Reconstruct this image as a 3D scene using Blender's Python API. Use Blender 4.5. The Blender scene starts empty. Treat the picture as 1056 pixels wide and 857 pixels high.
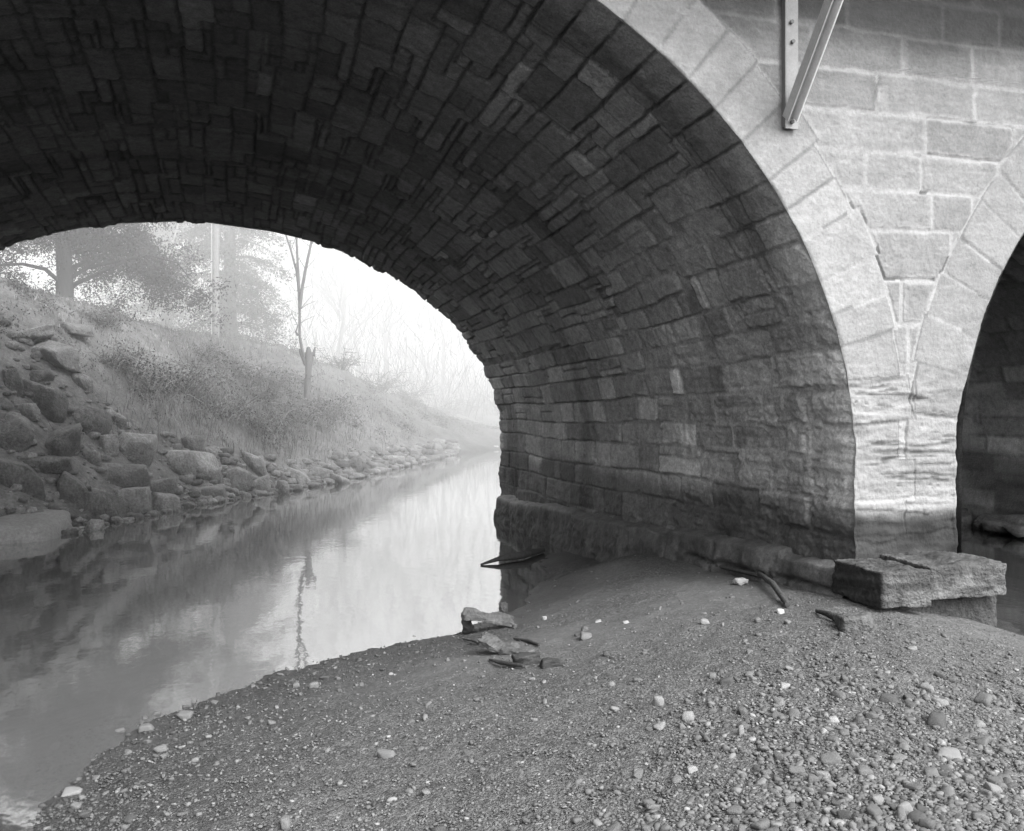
import bpy, bmesh, math, random
import numpy as np
from mathutils import Vector

random.seed(7); rng = np.random.default_rng(7)
sc = bpy.context.scene
col = sc.collection
EYE = 2.0            # camera height above the water; everything is built relative to the eye, then lifted

# ------------------------------------------------------------------ helpers
_T = np.random.default_rng(3).random((256, 256))
_R = np.random.default_rng(5).random(65536)
def hsh(i, seed=0): return _R[(np.asarray(i).astype(np.int64)*7919 + seed*10007) & 65535]
def vn(x, y, seed=0):
    x = np.asarray(x, float); y = np.asarray(y, float)
    ix = np.floor(x).astype(np.int64); iy = np.floor(y).astype(np.int64)
    fx = x-ix; fy = y-iy
    fx = fx*fx*fx*(fx*(fx*6-15)+10); fy = fy*fy*fy*(fy*(fy*6-15)+10)
    a = (ix+seed*57) & 255; b = (iy+seed*113) & 255; a1 = (a+1) & 255; b1 = (b+1) & 255
    return (_T[a, b]*(1-fx)+_T[a1, b]*fx)*(1-fy)+(_T[a, b1]*(1-fx)+_T[a1, b1]*fx)*fy
def fbm(x, y, seed=0, o=4):
    t = 0; a = 1; s = 0
    for i in range(o):
        t = t+a*(vn(x*2**i, y*2**i, seed+i*7)-.5); s += a; a *= .5
    return t/s*2          # about -1..1
def sst(a, b, x):
    t = np.clip((x-a)/(b-a), 0, 1); return t*t*(3-2*t)

def put(o, parent=None, loc=None):
    col.objects.link(o)
    if parent: o.parent = parent
    if loc is not None: o.location = loc
    return o
def mesh(name, V, F, mat, parent=None, alb=None, smooth=True, loc=None, extra=None, attrs=None):
    """V (n,3); F an (m,3|4) array or a list of face arrays -> ONE linked mesh object"""
    V = np.asarray(V, np.float32).reshape(-1, 3)
    Fs = F if isinstance(F, list) else [F]
    Fs = [np.asarray(f, np.int32) for f in Fs if len(f)]
    me = bpy.data.meshes.new(name)
    me.vertices.add(len(V)); me.vertices.foreach_set('co', V.ravel())
    nl = sum(f.size for f in Fs); me.loops.add(nl)
    me.loops.foreach_set('vertex_index', np.concatenate([f.ravel() for f in Fs]))
    npoly = sum(len(f) for f in Fs); me.polygons.add(npoly)
    sizes = np.concatenate([np.full(len(f), f.shape[1], np.int32) for f in Fs])
    starts = np.concatenate([[0], np.cumsum(sizes)[:-1]]).astype(np.int32)
    me.polygons.foreach_set('loop_start', starts)
    me.update(calc_edges=True); me.validate()
    me.polygons.foreach_set('use_smooth', np.full(len(me.polygons), smooth))
    if alb is not None:
        a = me.attributes.new('alb', 'FLOAT', 'POINT'); a.data.foreach_set('value', np.asarray(alb, np.float32).ravel())
    if extra is not None:
        a = me.attributes.new('wet', 'FLOAT', 'POINT'); a.data.foreach_set('value', np.asarray(extra, np.float32).ravel())
    for an, av in (attrs or {}).items():
        a = me.attributes.new(an, 'FLOAT', 'POINT'); a.data.foreach_set('value', np.asarray(av, np.float32).ravel())
    me.materials.append(mat)
    return put(bpy.data.objects.new(name, me), parent, loc)
def gridf(n, m, off=0):
    i = np.arange(n-1)[:, None]*m+np.arange(m-1)[None, :]
    return np.stack([i, i+1, i+m+1, i+m], -1).reshape(-1, 4)+off
def tag(o, label=None, cat=None, group=None, kind=None):
    for k, v in (('label', label), ('category', cat), ('group', group), ('kind', kind)):
        if v: o[k] = v
    return o
def empty(name, loc=(0, 0, 0)):
    return put(bpy.data.objects.new(name, None), None, loc)
class Acc:
    def __init__(s): s.V = []; s.F4 = []; s.F3 = []; s.A = []; s.n = 0
    def add(s, V, F, a=None):
        V = np.asarray(V, float).reshape(-1, 3); F = np.asarray(F)
        (s.F4 if F.shape[1] == 4 else s.F3).append(F+s.n)
        s.V.append(V); s.n += len(V)
        s.A.append(np.full(len(V), .2 if a is None else a) if np.ndim(a) == 0 else np.asarray(a))
    def tube(s, P, R, k=5, a=.1):
        P = np.asarray(P, float); n = len(P); R = np.broadcast_to(R, (n,))
        T = np.gradient(P, axis=0); T /= np.linalg.norm(T, axis=1)[:, None]+1e-9
        ref = np.where(np.abs(T[:, 2:3]) > .9, [[1., 0, 0]], [[0, 0, 1.]])
        U = np.cross(T, ref); U /= np.linalg.norm(U, axis=1)[:, None]+1e-9; W = np.cross(T, U)
        th = np.arange(k)*2*math.pi/k
        V = P[:, None]+R[:, None, None]*(np.cos(th)[None, :, None]*U[:, None]+np.sin(th)[None, :, None]*W[:, None])
        i = np.arange(n-1)[:, None]*k; j = np.arange(k)[None, :]; j1 = (j+1) % k
        s.add(V.reshape(-1, 3), np.stack([i+j, i+j1, i+k+j1, i+k+j], -1).reshape(-1, 4), a)
        if k >= 6:
            for e, t in ((0, -1), (n-1, 1)):
                jj = np.arange(k); s.add(np.r_[V[e], [P[e]+T[e]*R[e]*.35*t]], np.stack([jj, (jj+1) % k, jj*0+k], -1), a)
    def build(s, name, mat, parent=None, smooth=True, loc=None):
        V = np.concatenate(s.V)
        if loc is not None: V = V-np.asarray(loc)
        F = []
        if s.F4: F.append(np.concatenate(s.F4))
        if s.F3: F.append(np.concatenate(s.F3))
        return mesh(name, V, F, mat, parent, np.concatenate(s.A), smooth, loc)

# ------------------------------------------------------------------ materials (monochrome, as the photograph)
def nodes(name):
    m = bpy.data.materials.new(name); m.use_nodes = True; t = m.node_tree
    return m, t, t.nodes['Principled BSDF'], t.nodes['Material Output']
def N(t, typ, **kw):
    n = t.nodes.new(typ)
    for k, v in kw.items(): setattr(n, k, v)
    return n
def noise_val(t, scale, detail=4, rough=.6, vec=None, dist=0):
    n = N(t, 'ShaderNodeTexNoise'); n.inputs['Scale'].default_value = scale; n.inputs['Detail'].default_value = detail
    n.inputs['Roughness'].default_value = rough; n.inputs['Distortion'].default_value = dist
    if vec: t.links.new(vec, n.inputs['Vector'])
    return n.outputs['Fac']
def mrange(t, v, a, b, c, d):
    n = N(t, 'ShaderNodeMapRange'); t.links.new(v, n.inputs[0])
    for i, x in enumerate((a, b, c, d)): n.inputs[i+1].default_value = x
    return n.outputs[0]
def mul(t, a, b, op='MULTIPLY'):
    n = N(t, 'ShaderNodeMath', operation=op)
    for i, v in enumerate((a, b)):
        if isinstance(v, (int, float)): n.inputs[i].default_value = v
        else: t.links.new(v, n.inputs[i])
    return n.outputs[0]
def attr_mat(name, scales=(14, 70), var=(.72, 1.28), bump=((60, .012), (220, .004)), rough=.9, stretch=None, wet=False, spec=.3):
    m, t, b, o = nodes(name)
    at = N(t, 'ShaderNodeAttribute', attribute_name='alb'); tc = N(t, 'ShaderNodeTexCoord'); vec = tc.outputs['Object']
    if stretch:
        mp = N(t, 'ShaderNodeMapping'); mp.inputs['Scale'].default_value = stretch; t.links.new(vec, mp.inputs[0]); vec = mp.outputs[0]
    v = at.outputs['Fac']
    for s in scales: v = mul(t, v, mrange(t, noise_val(t, s, 5, .65, vec), .25, .75, *var))
    cc = N(t, 'ShaderNodeCombineColor')
    for i in range(3): t.links.new(v, cc.inputs[i])
    t.links.new(cc.outputs[0], b.inputs['Base Color'])
    b.inputs['Roughness'].default_value = rough; b.inputs['Specular IOR Level'].default_value = spec
    if wet:
        w = N(t, 'ShaderNodeAttribute', attribute_name='wet')
        t.links.new(mrange(t, w.outputs['Fac'], 0, 1, rough, .35), b.inputs['Roughness'])
    h = None
    for s, d in bump:
        x = mul(t, noise_val(t, s, 4, .6, vec), d); h = x if h is None else mul(t, h, x, 'ADD')
    if h is not None:
        bp = N(t, 'ShaderNodeBump'); bp.inputs['Strength'].default_value = 1; bp.inputs['Distance'].default_value = 1
        t.links.new(h, bp.inputs['Height']); t.links.new(bp.outputs[0], b.inputs['Normal'])
    return m
M_stone = attr_mat('sandstone', (9, 45), (.84, 1.16), ((38, .008), (150, .0025)), .93)
M_soot = attr_mat('sooty_stone', (11, 55), (.62, 1.38), ((30, .016), (120, .006)), .85, wet=True)
M_ground = attr_mat('gravelly_mud', (22, 120), (.7, 1.3), ((45, .010), (190, .006)), .9, wet=True)
def gravelly(m):
    t = m.node_tree; b = t.nodes['Principled BSDF']; tc = N(t, 'ShaderNodeTexCoord'); gr = N(t, 'ShaderNodeAttribute', attribute_name='grit')
    src = b.inputs['Base Color'].links[0].from_socket; fac = None; hh = None
    for sc_, dep in ((62, .007), (120, .0045)):
        v = N(t, 'ShaderNodeTexVoronoi'); v.inputs['Scale'].default_value = sc_; t.links.new(tc.outputs['Object'], v.inputs['Vector'])
        g = N(t, 'ShaderNodeRGBToBW'); t.links.new(v.outputs['Color'], g.inputs[0])
        x = mrange(t, g.outputs[0], .2, .8, .74, 1.32); fac = x if fac is None else mul(t, fac, x)
        y = mul(t, mrange(t, v.outputs['Distance'], 0, .6, 1, 0), dep); hh = y if hh is None else mul(t, hh, y, 'ADD')
    mx = N(t, 'ShaderNodeMix'); mx.data_type = 'FLOAT'; t.links.new(gr.outputs['Fac'], mx.inputs[0]); mx.inputs[2].default_value = 1; t.links.new(fac, mx.inputs[3])
    vm = N(t, 'ShaderNodeVectorMath', operation='SCALE'); t.links.new(src, vm.inputs[0]); t.links.new(mx.outputs[0], vm.inputs['Scale']); t.links.new(vm.outputs[0], b.inputs['Base Color'])
    b2 = N(t, 'ShaderNodeBump'); b2.inputs['Distance'].default_value = 1; t.links.new(mul(t, hh, gr.outputs['Fac']), b2.inputs['Height']); t.links.new(b.inputs['Normal'].links[0].from_socket, b2.inputs['Normal']); t.links.new(b2.outputs[0], b.inputs['Normal'])
gravelly(M_ground)
M_peb = attr_mat('pebble_stone', (25,), (.8, 1.2), ((90, .003),), .8)
M_rock = attr_mat('quarry_rock', (7, 30), (.62, 1.4), ((13, .06), (60, .016)), .92)
M_bank = attr_mat('bank_earth', (3, 18), (.6, 1.4), ((14, .05), (60, .015)), 1)
M_leaf = attr_mat('foliage', (), (1, 1), (), .9)
M_bark = attr_mat('bark', (20,), (.7, 1.3), ((40, .02),), .95, (1, 1, .25))
M_wood = attr_mat('weathered_wood', (30, 90), (.65, 1.35), ((60, .008),), .9, (1, .15, 1))
M_steel = attr_mat('painted_steel', (12, 60), (.88, 1.1), ((160, .001),), .6)
M_paper = attr_mat('pale_litter', (40,), (.85, 1.1), ((60, .004),), .8)

def water_mat():
    m, t, b, o = nodes('still_river_water')
    b.inputs['Base Color'].default_value = (.10, .10, .10, 1); b.inputs['Roughness'].default_value = .6; b.inputs['Specular IOR Level'].default_value = 0
    tc = N(t, 'ShaderNodeTexCoord')
    mp = N(t, 'ShaderNodeMapping'); mp.inputs['Scale'].default_value = (1, .6, 1); t.links.new(tc.outputs['Object'], mp.inputs[0])
    h = mul(t, mul(t, noise_val(t, 2.2, 3, .55, mp.outputs[0]), .002), mul(t, noise_val(t, 9, 2, .5, mp.outputs[0]), .0009), 'ADD')
    bp = N(t, 'ShaderNodeBump'); bp.inputs['Distance'].default_value = 1; t.links.new(h, bp.inputs['Height'])
    g = N(t, 'ShaderNodeBsdfGlossy'); g.inputs['Roughness'].default_value = .045; g.inputs['Color'].default_value = (.95, .95, .95, 1)
    t.links.new(bp.outputs[0], g.inputs['Normal'])
    fr = N(t, 'ShaderNodeFresnel'); fr.inputs['IOR'].default_value = 1.75; t.links.new(bp.outputs[0], fr.inputs['Normal'])
    tr = N(t, 'ShaderNodeBsdfTransparent'); tr.inputs['Color'].default_value = (.6, .6, .6, 1)
    m1 = N(t, 'ShaderNodeMixShader'); m1.inputs[0].default_value = .55; t.links.new(tr.outputs[0], m1.inputs[1]); t.links.new(b.outputs[0], m1.inputs[2])
    m2 = N(t, 'ShaderNodeMixShader'); fk = mul(t, mul(t, fr.outputs[0], 1.7), .96, 'MINIMUM'); t.links.new(fk, m2.inputs[0]); t.links.new(m1.outputs[0], m2.inputs[1]); t.links.new(g.outputs[0], m2.inputs[2])
    t.links.new(m2.outputs[0], o.inputs['Surface'])
    return m
M_water = water_mat()

# ------------------------------------------------------------------ camera model (used to find where the things in the view stand)
CXP, CYP, FP = 528., 412., 955.
YAW = math.atan((CXP-240)/FP); SA, CA = math.sin(YAW), math.cos(YAW)
def ray(px, py):
    t = (px-CXP)/FP; return np.array([SA+t*CA, CA-t*SA, -(py-CYP)/FP])
def at_z(px, py, z): r = ray(px, py); return r*(z/r[2])
def at_d(px, py, Z): return ray(px, py)*Z
def project(P):
    P = np.asarray(P); Z = P[..., 0]*SA+P[..., 1]*CA; X = P[..., 0]*CA-P[..., 1]*SA
    return CXP+FP*X/Z, CYP-FP*P[..., 2]/Z, Z

# ------------------------------------------------------------------ bridge profile
YF, YB = 5.85, 15.38
class Arch:
    def __init__(s, cx, a, bf, br, zf, zr, seed):
        s.cx, s.a, s.bf, s.br, s.zf, s.zr, s.seed = cx, a, bf, br, zf, zr, seed
        th = np.linspace(0, math.pi, 4001); x = a*np.cos(th); z = bf*np.sin(th)
        s.arc = np.concatenate([[0], np.cumsum(np.hypot(np.diff(x), np.diff(z)))]); s.th = th; s.L = s.arc[-1]
        r = np.random.default_rng(seed)
        up = [0.]
        while up[-1] < s.L-.15: up.append(up[-1]+r.uniform(.24, .345))
        up[-1] = s.L
        lo = [-.31, -.58, -.88, -1.16, -1.45, -1.75, -2.1, -2.6]
        s.C = np.array(sorted(lo)+up+[s.L+.3*i for i in range(1, 9)])
    def prof(s, S, w):
        b = s.bf+(s.br-s.bf)*w; z0 = s.zf+(s.zr-s.zf)*w
        th = np.interp(S, s.arc, s.th)
        x = s.cx+s.a*np.cos(th); z = z0+b*np.sin(th)+np.where(S < 0, S, 0)+np.where(S > s.L, s.L-S, 0)
        nx = -np.cos(th)/s.a; nz = -np.sin(th)/b; l = np.hypot(nx, nz)
        return x, z, nx/l, nz/l
    def dist(s, X, Z):
        """distance outside the intrados (front face) and arc position"""
        x = X-s.cx; z = Z-s.zf; up = z > 0
        qx, qz = x*1., np.maximum(z, 1e-4); tx, tz = qx.copy(), qz.copy()
        d = np.zeros_like(x)
        gx, gz = qx/s.a**2, qz/s.bf**2
        for _ in range(4):
            l = np.hypot(gx, gz)+1e-9; ux, uz = gx/l, gz/l
            # intersect the line p - t*u with the ellipse
            A = (ux/s.a)**2+(uz/s.bf)**2; B = -2*(x*ux/s.a**2+qz*uz/s.bf**2); Cc = (x/s.a)**2+(qz/s.bf)**2-1
            D = np.sqrt(np.maximum(B*B-4*A*Cc, 0)); d = (-B-D)/(2*A)
            fx, fz = x-d*ux, qz-d*uz; gx, gz = fx/s.a**2, fz/s.bf**2
        th = np.arctan2(np.maximum(fz, 0)/s.bf, fx/s.a)
        S = np.interp(th, s.th, s.arc)
        side = x > 0
        d = np.where(up, d, np.abs(x)-s.a); S = np.where(up, S, np.where(side, z, s.L-z))
        return d, S
A1 = Arch(-.56, 4.97, 3.90, 3.36, -.45, -.58, 11)
A2 = Arch(8.40, 3.00, 3.00, 2.75, -.50, -.60, 23)

def rowjoints(nrow, length, seed, first=(.42, .8), rest=(.26, .72)):
    r = np.random.default_rng(seed); out = []
    for k in range(nrow):
        j = [-.01, r.uniform(*first)]
        while j[-1] < length: j.append(j[-1]+r.uniform(*rest)*(1.35 if r.random() < .15 else 1))
        out.append(np.array(j+[1e3]))
    return out
def edge_round(ds, dv, r=.045):
    a = np.maximum(r-ds, 0); b = np.maximum(r-dv, 0)
    return r-np.hypot(a, b)+np.maximum(np.minimum(ds, dv)-r, 0)*((a+b) == 0)

def barrel(arch, sarr, varr, name, parent, main):
    S, V = np.meshgrid(sarr, varr, indexing='ij')
    seed = arch.seed
    nearv = sst(.1, 1.2, V)
    S2 = S+fbm(V*.6, S*.5, seed, 3)*.05*nearv+fbm(V*9, S*9, seed+2, 3)*.008
    V2 = V+fbm(V*1.5, S*1.5, seed+4, 2)*.05*nearv+fbm(V*9, S*9, seed+3, 2)*.014
    C = arch.C; k0 = np.clip(np.searchsorted(C, S2)-1, 0, len(C)-2); lo0 = S2-C[k0]; hi0 = C[k0+1]-S2; kn = np.where(lo0 < hi0, k0-1, k0+1)
    zc = V2/1.9+hsh(k0+400, 17)*.9; zi = np.floor(zc); dz = np.minimum(zc-zi, zi+1-zc)*1.9
    low_ = arch.C[k0] < 1.25; zn = np.floor(V2/1.9+hsh(kn+400, 17)*.9); zi = np.where(V2 < .62, 0, zi); zn = np.where(V2 < .62, 0, zn); dz = np.where(V2 < .62, .62-V2, np.minimum(dz, np.abs(V2-.62)))
    dsz = np.where(zi != zn, np.minimum(lo0, hi0), 9); dz = np.where(V2 < .62, 9, dz)
    dz = np.where(low_, 9, dz); dsz = np.where(low_, 9, dsz)
    S2 = np.where(low_, S2, np.maximum(S2+(hsh(zi+20, 19)-.5)*.26*(zi > 0), C[np.searchsorted(C, 1.25)]+.01))
    C = arch.C; k = np.clip(np.searchsorted(C, S2)-1, 0, len(C)-2)
    J = rowjoints(len(C), 10, seed); Jl = rowjoints(len(C), 10, seed+1, (.5, .9), (.45, 1.0)); J = [Jl[i] if C[i] < 1. else J[i] for i in range(len(C))]
    ds = np.minimum(np.minimum(S2-C[k], C[k+1]-S2), dsz); dv = np.zeros_like(ds); idn = np.zeros(ds.shape, np.int64); ln = np.ones_like(ds); vc = np.zeros_like(ds)
    for kk in range(len(C)-1):
        m = k == kk
        if not m.any(): continue
        j = np.clip(np.searchsorted(J[kk], V2[m]), 1, len(J[kk])-1); a = J[kk][j-1]; b = J[kk][j]
        dv[m] = np.minimum(V2[m]-a, b-V2[m]); idn[m] = kk*101+j; ln[m] = np.minimum(b-a, 2); vc[m] = (a+b)/2
    dv = np.minimum(dv, dz); idn = idn+(zi.astype(np.int64) % 7)*5003
    sp = (hsh(idn, 3) < np.where(S < 1.2, .16, .26)) & (V > .5)
    mid = C[k]+(C[k+1]-C[k])*(.35+.3*hsh(idn, 4)); upper = S2 > mid
    ds = np.where(sp, np.minimum(ds, np.abs(S2-mid)), ds); idn = np.where(sp & upper, idn+50021, idn)
    sc_ = (C[k]+C[k+1])/2
    rnd = fbm(V*14, S*14, seed+9, 3)
    d = edge_round(ds, dv)+rnd*.007
    x0, z0, _, _ = arch.prof(S, V/(YB-YF))
    low = sst(.35, -.35, z0); wetz = sst(-.75, -1.0, z0+.1*fbm(V*1.2, S*0+3, 5, 2))
    jw = .002+.009*hsh(idn, 6)
    repoint = sst(-.15, .25, fbm(V*.9+3, S*.9, seed+50, 3)+.2)*sst(3.0, 1.8, S)*sst(-.6, .1, S)*sst(6, 2.5, V)
    jw = jw+.010*repoint
    m = sst(jw, jw+.015, d)
    h1 = hsh(idn, 1)
    rough = .5+.8*sst(2.6, .4, S)*sst(6, 1.5, V)
    top = (h1-.5)*.030*rough*np.where(V < .55, .35, 1)
    top = np.where(hsh(idn, 8) > .93, top-.022*nearv, top)
    top = top+((hsh(idn, 2)-.5)*(S-sc_)*.12+(hsh(idn, 5)-.5)*(V-vc)*.06)*nearv
    chip = sst(.25, .5, fbm(V*4.5, S*6, seed+15, 3))*sst(.10, .02, d)
    top = top+fbm(V*6, S*6, seed+1, 4)*.010*rough+fbm(V*24, S*34, seed+6, 3)*.006*rough-.024*chip*rough
    # hollowed, flaking courses near the springing
    ero = sst(1.6, .3, S)*sst(-1.9, -.2, S)*sst(4.2, .8, V)
    lam = fbm(V*1.3, S*15, seed+20, 3)
    top = top+ero*(lam*.022-.012*(hsh(idn, 12) > .6))
    rag = sst(-.3, -.9, S)
    top = top+rag*(fbm(V*3, S*5, seed+30, 4)*.030+fbm(V*14, S*9, seed+33, 3)*.012)
    m = 1-(1-m)*(1-.55*rag)
    jd = np.where((S > 2.6), .016, .014)+.018*(fbm(V*1.7, S*1.7, seed+40, 2) > .15)
    H = m*top+(1-m)*(-jd*(1-.35*repoint))
    H = H*sst(-.004, .05, V+.0)*1.0
    # worn arris at the front edge and ragged one at the rear
    edge = edge_fn(arch, S)*sst(.16, 0, V)
    H = H-edge
    H = H+sst(YB-YF-.5, YB-YF, V)*fbm(S*5, S*0+1, seed+60, 4)*.05
    # albedo
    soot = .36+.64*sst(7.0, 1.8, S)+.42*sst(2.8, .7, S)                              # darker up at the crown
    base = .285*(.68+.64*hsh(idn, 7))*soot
    base = np.where(hsh(idn, 9) > .965, base*1.55, base)
    base *= 1+.25*fbm(V*1.1, S*1.1, seed+70, 3)
    streak = sst(.1, .7, fbm(V*2.2, S*.35, seed+72, 3)); base *= 1-.35*streak
    light = repoint
    mort = base*.6*(1-light)+.36*light
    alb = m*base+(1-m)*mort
    eff = sst(1.7, .2, S)*sst(2.0, .3, V)*sst(.0, .5, fbm(V*1.6, S*2.4, seed+80, 4)+.12)*sst(-1.0, -.45, z0+.12*fbm(V*2, S*2, 3, 2))
    alb = alb*(1-eff*.62)+.42*eff*.62
    alb = alb*(1-.70*wetz)
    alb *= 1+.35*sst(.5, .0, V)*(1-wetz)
    x, z, nx, nz = arch.prof(S, V/(YB-YF))
    P = np.stack([x+nx*H, YF+V, z+nz*H], -1)
    n, mm = S.shape
    f = gridf(n, mm)
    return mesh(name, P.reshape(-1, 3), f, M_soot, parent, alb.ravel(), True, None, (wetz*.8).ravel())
def edge_fn(arch, S):
    """how far the corner between the face and the intrados is worn back"""
    e = .006+.008*np.maximum(fbm(S*9, S*0, arch.seed+100, 3), 0)
    k = sst(.9, .1, S)*sst(-1.5, -.9, S)
    return e+k*(.010+.020*fbm(S*2.7, S*0+5, arch.seed+101, 2)+.020*fbm(S*7.3, S*0+9, arch.seed+102, 4))

bridge = tag(empty('stone_bridge', (4.9, YF, -2.4)), 'massive stone arch bridge with a dark barrel and a pale ashlar face', 'bridge')
BR = bridge
def part(o):      # keep world placement of meshes built in eye coordinates
    o.location = (-4.9, -YF, 2.4); return o

vs = [0.]
while vs[-1] < YB-YF: vs.append(vs[-1]+.0105+.026*min(1, vs[-1]/7)**1.3)
vs[-1] = YB-YF
ss = np.concatenate([np.arange(-2.3, 4.6, .0115), np.arange(4.6, 9.2, .0175), np.arange(9.2, A1.L+2.0, .05)])
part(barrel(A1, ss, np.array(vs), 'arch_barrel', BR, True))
part(barrel(A2, np.concatenate([np.arange(-2.0, A2.L+2.0, .05)]), np.arange(0, YB-YF+.03, .06), 'arch_barrel', BR, False))

# ---- face
ZC = np.array([-3, -2.6, -2.3, -2.0, -1.7, -1.45, -1.16, -.88, -.58, -.31, 0., .27, .58, .90, 1.28, 1.57, 1.85, 2.15, 2.45, 2.76, 3.06, 3.4, 3.75, 4.1, 4.5])
FJ = {3.06: [3.9, 4.7, 5.5, 6.2, 7.0], 2.76: [3.75, 4.36, 5.22, 5.76, 6.6, 7.4], 2.45: [4.06, 4.86, 5.5, 6.3, 7.1, 7.8], 2.15: [4.62, 5.52, 6.2, 7.0], 1.85: [5.07, 5.9, 6.7],
      1.57: [4.52, 5.02, 5.75, 6.4], 1.28: [5.12, 5.5], .90: [5.3], .58: [4.84], .27: [4.9], 0.: [4.9]}
def face(xlf, xrf, nx, zs, fine, names, parent):
    zs = np.asarray(zs); u = np.linspace(0, 1, nx)
    xl = xlf(zs); xr = xrf(zs)
    X = xl[:, None]+(xr-xl)[:, None]*u[None, :]; Z = np.broadcast_to(zs[:, None], X.shape).copy()
    Xw = X+fbm(X*6, Z*6, 200, 2)*.008; Zw = Z+fbm(X*1.1, Z*1.1, 201, 2)*.02+fbm(X*9, Z*9, 202, 2)*.007
    d1, s1 = A1.dist(X, Z); d2, s2 = A2.dist(X, Z)
    k1 = np.clip(np.searchsorted(A1.C, s1+fbm(X*8, Z*8, 203, 2)*.005)-1, 0, len(A1.C)-2); k2 = np.clip(np.searchsorted(A2.C, s2)-1, 0, len(A2.C)-2)
    mid1 = (A1.C[k1]+A1.C[k1+1])/2; mid2 = (A2.C[k2]+A2.C[k2+1])/2
    th1 = .47+.09*hsh(k1, 31)+.0*mid1; th2 = .47+.07*hsh(k2+500, 31)
    th1 = np.where(s1 < .0, 9, th1); th2 = np.where(s2 > A2.L, 9, th2)
    off = (hsh(k1, 41)-.5)*.34*sst(.35, .05, Z); dl = d1-d2-off
    left = (d1 < th1) & (dl <= 0); right = (d2 < th2) & ~left
    reg = np.where(left, 1, np.where(right, 2, 0))
    # ring stones
    e1 = np.minimum(s1-A1.C[k1], A1.C[k1+1]-s1); q1 = np.minimum(np.minimum(th1-d1, np.abs(dl)/1.6), 9)
    e2 = np.minimum(s2-A2.C[k2], A2.C[k2+1]-s2); q2 = np.minimum(np.minimum(th2-d2, np.abs(dl)/1.6), 9)
    # spandrel courses
    kz = np.clip(np.searchsorted(ZC, Zw)-1, 0, len(ZC)-2); ez = np.minimum(Zw-ZC[kz], ZC[kz+1]-Zw); jx = np.full(X.shape, 9.); jn = np.zeros(X.shape, int)
    for kk in range(len(ZC)-1):
        m = kz == kk
        if not m.any(): continue
        base = FJ.get(round(float(ZC[kk]), 2))
        J = np.array(sorted((base or [])+[x for x in np.arange(-12, 20, .83)+.4*(kk % 2)+.1*kk % .3 if base is None or x < min(base)-.6 or x > max(base)+.6]))
        j = np.clip(np.searchsorted(J, Xw[m]), 1, len(J)-1)
        jx[m] = np.minimum(np.abs(Xw[m]-J[j-1]), np.abs(J[j]-Xw[m])); jn[m] = j
    q0 = np.minimum(jx, np.minimum(np.where(d1 < d2, d1-th1, 9), np.where(d2 < d1, d2-th2, 9)))
    ds = np.where(reg == 1, e1, np.where(reg == 2, e2, ez)); dv = np.where(reg == 1, q1, np.where(reg == 2, q2, q0))
    idn = np.where(reg == 1, k1+7000, np.where(reg == 2, k2+9000, kz*67+jn))
    dd = edge_round(np.maximum(ds, 0), np.maximum(dv, 0), .03)+fbm(X*16, Z*16, 210, 3)*.006
    jw = .003+.005*hsh(idn, 33)+np.where(reg == 0, .004, 0)
    m = sst(jw, jw+.014, dd)
    top = .012*(hsh(idn, 34)-.4)+fbm(X*9, Z*9, 211, 4)*.004+fbm(X*40, Z*40, 212, 3)*.003*np.where(reg == 0, 1.6, .8)
    band = sst(.35, .0, Z)*sst(-1.6, -.8, Z)
    lam = .55-2.2*np.abs(fbm(X*1.1, Z*10+.3*fbm(X*3, Z*3, 216, 2), 213, 3))+.5*fbm(X*4, Z*45, 217, 3)
    ledge = sst(.2, .28, fbm(X*.9, Z*4.5, 215, 3))
    gn = fbm(X*.8, Z*13+.25*fbm(X*4, Z*4, 218, 2), 219, 3); groove = sst(.075, .0, np.abs(gn))*sst(-.15, .15, fbm(X*1.6, Z*3, 228, 2))
    top = top+band*(lam*.005-.016*ledge+fbm(X*8, Z*20, 214, 4)*.010-.014*groove-.01)
    op = (hsh(idn, 35) > .8) & (reg == 0)
    op = op & (fbm(X*1.7+3, Z*2.3, 230, 2) > .0)
    H = m*top+(1-m)*(np.where(op, -.011, -.003)+band*(np.minimum(top, 0)-.004))
    deck_shade = sst(2.5, 2.86, Z+.1*fbm(X*2, Z*2, 9, 2))  # walkway's shadow on the upper spandrel, deepened in the albedo
    base = .32*(.88+.24*hsh(idn, 36))+np.where(reg > 0, .035, 0)
    base *= 1+.16*fbm(X*1.3, Z*1.3, 220, 4)
    mort = np.where(op, .2, np.where(reg == 0, .46, .25+.17*(fbm(X*2, Z*2, 231, 2) > .1)))
    smear = sst(.012, .045, dd+.02*fbm(X*7, Z*7, 232, 3))                                 # lime smeared beyond the joint
    lime = (1-smear)*sst(-.1, .5, fbm(X*3, Z*3, 221, 3)+.15)*(reg == 0)
    alb = m*base+(1-m)*mort; alb = alb*(1-lime)+.44*lime; alb *= 1+.10*fbm(X*4, Z*55, 233, 3)+.05*fbm(X*22, Z*30, 234, 3)+.10*fbm(X*5, Z*5, 235, 3)
    alb = alb*(1-.66*deck_shade*(reg == 0))
    alb = alb*(1+.10*band*lam)*(1-.5*band*groove)
    zz = Z+.05*fbm(X*3, Z*1, 222, 3)
    wet = sst(-.80, -.92, zz); salt = sst(-.60, -.72, zz)*(1-sst(-.78, -.86, zz))
    alb = alb*(1-salt)+salt*(.40+.05*lam); alb = alb*(1-wet)+wet*(.048+.035*fbm(X*3, Z*12, 223, 3)+.02*fbm(X*9, Z*14, 224, 3))
    dk = sst(.25, .6, fbm(X*2.5+9, Z*6, 225, 3))*band*(1-wet); alb *= 1-.35*dk
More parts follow.
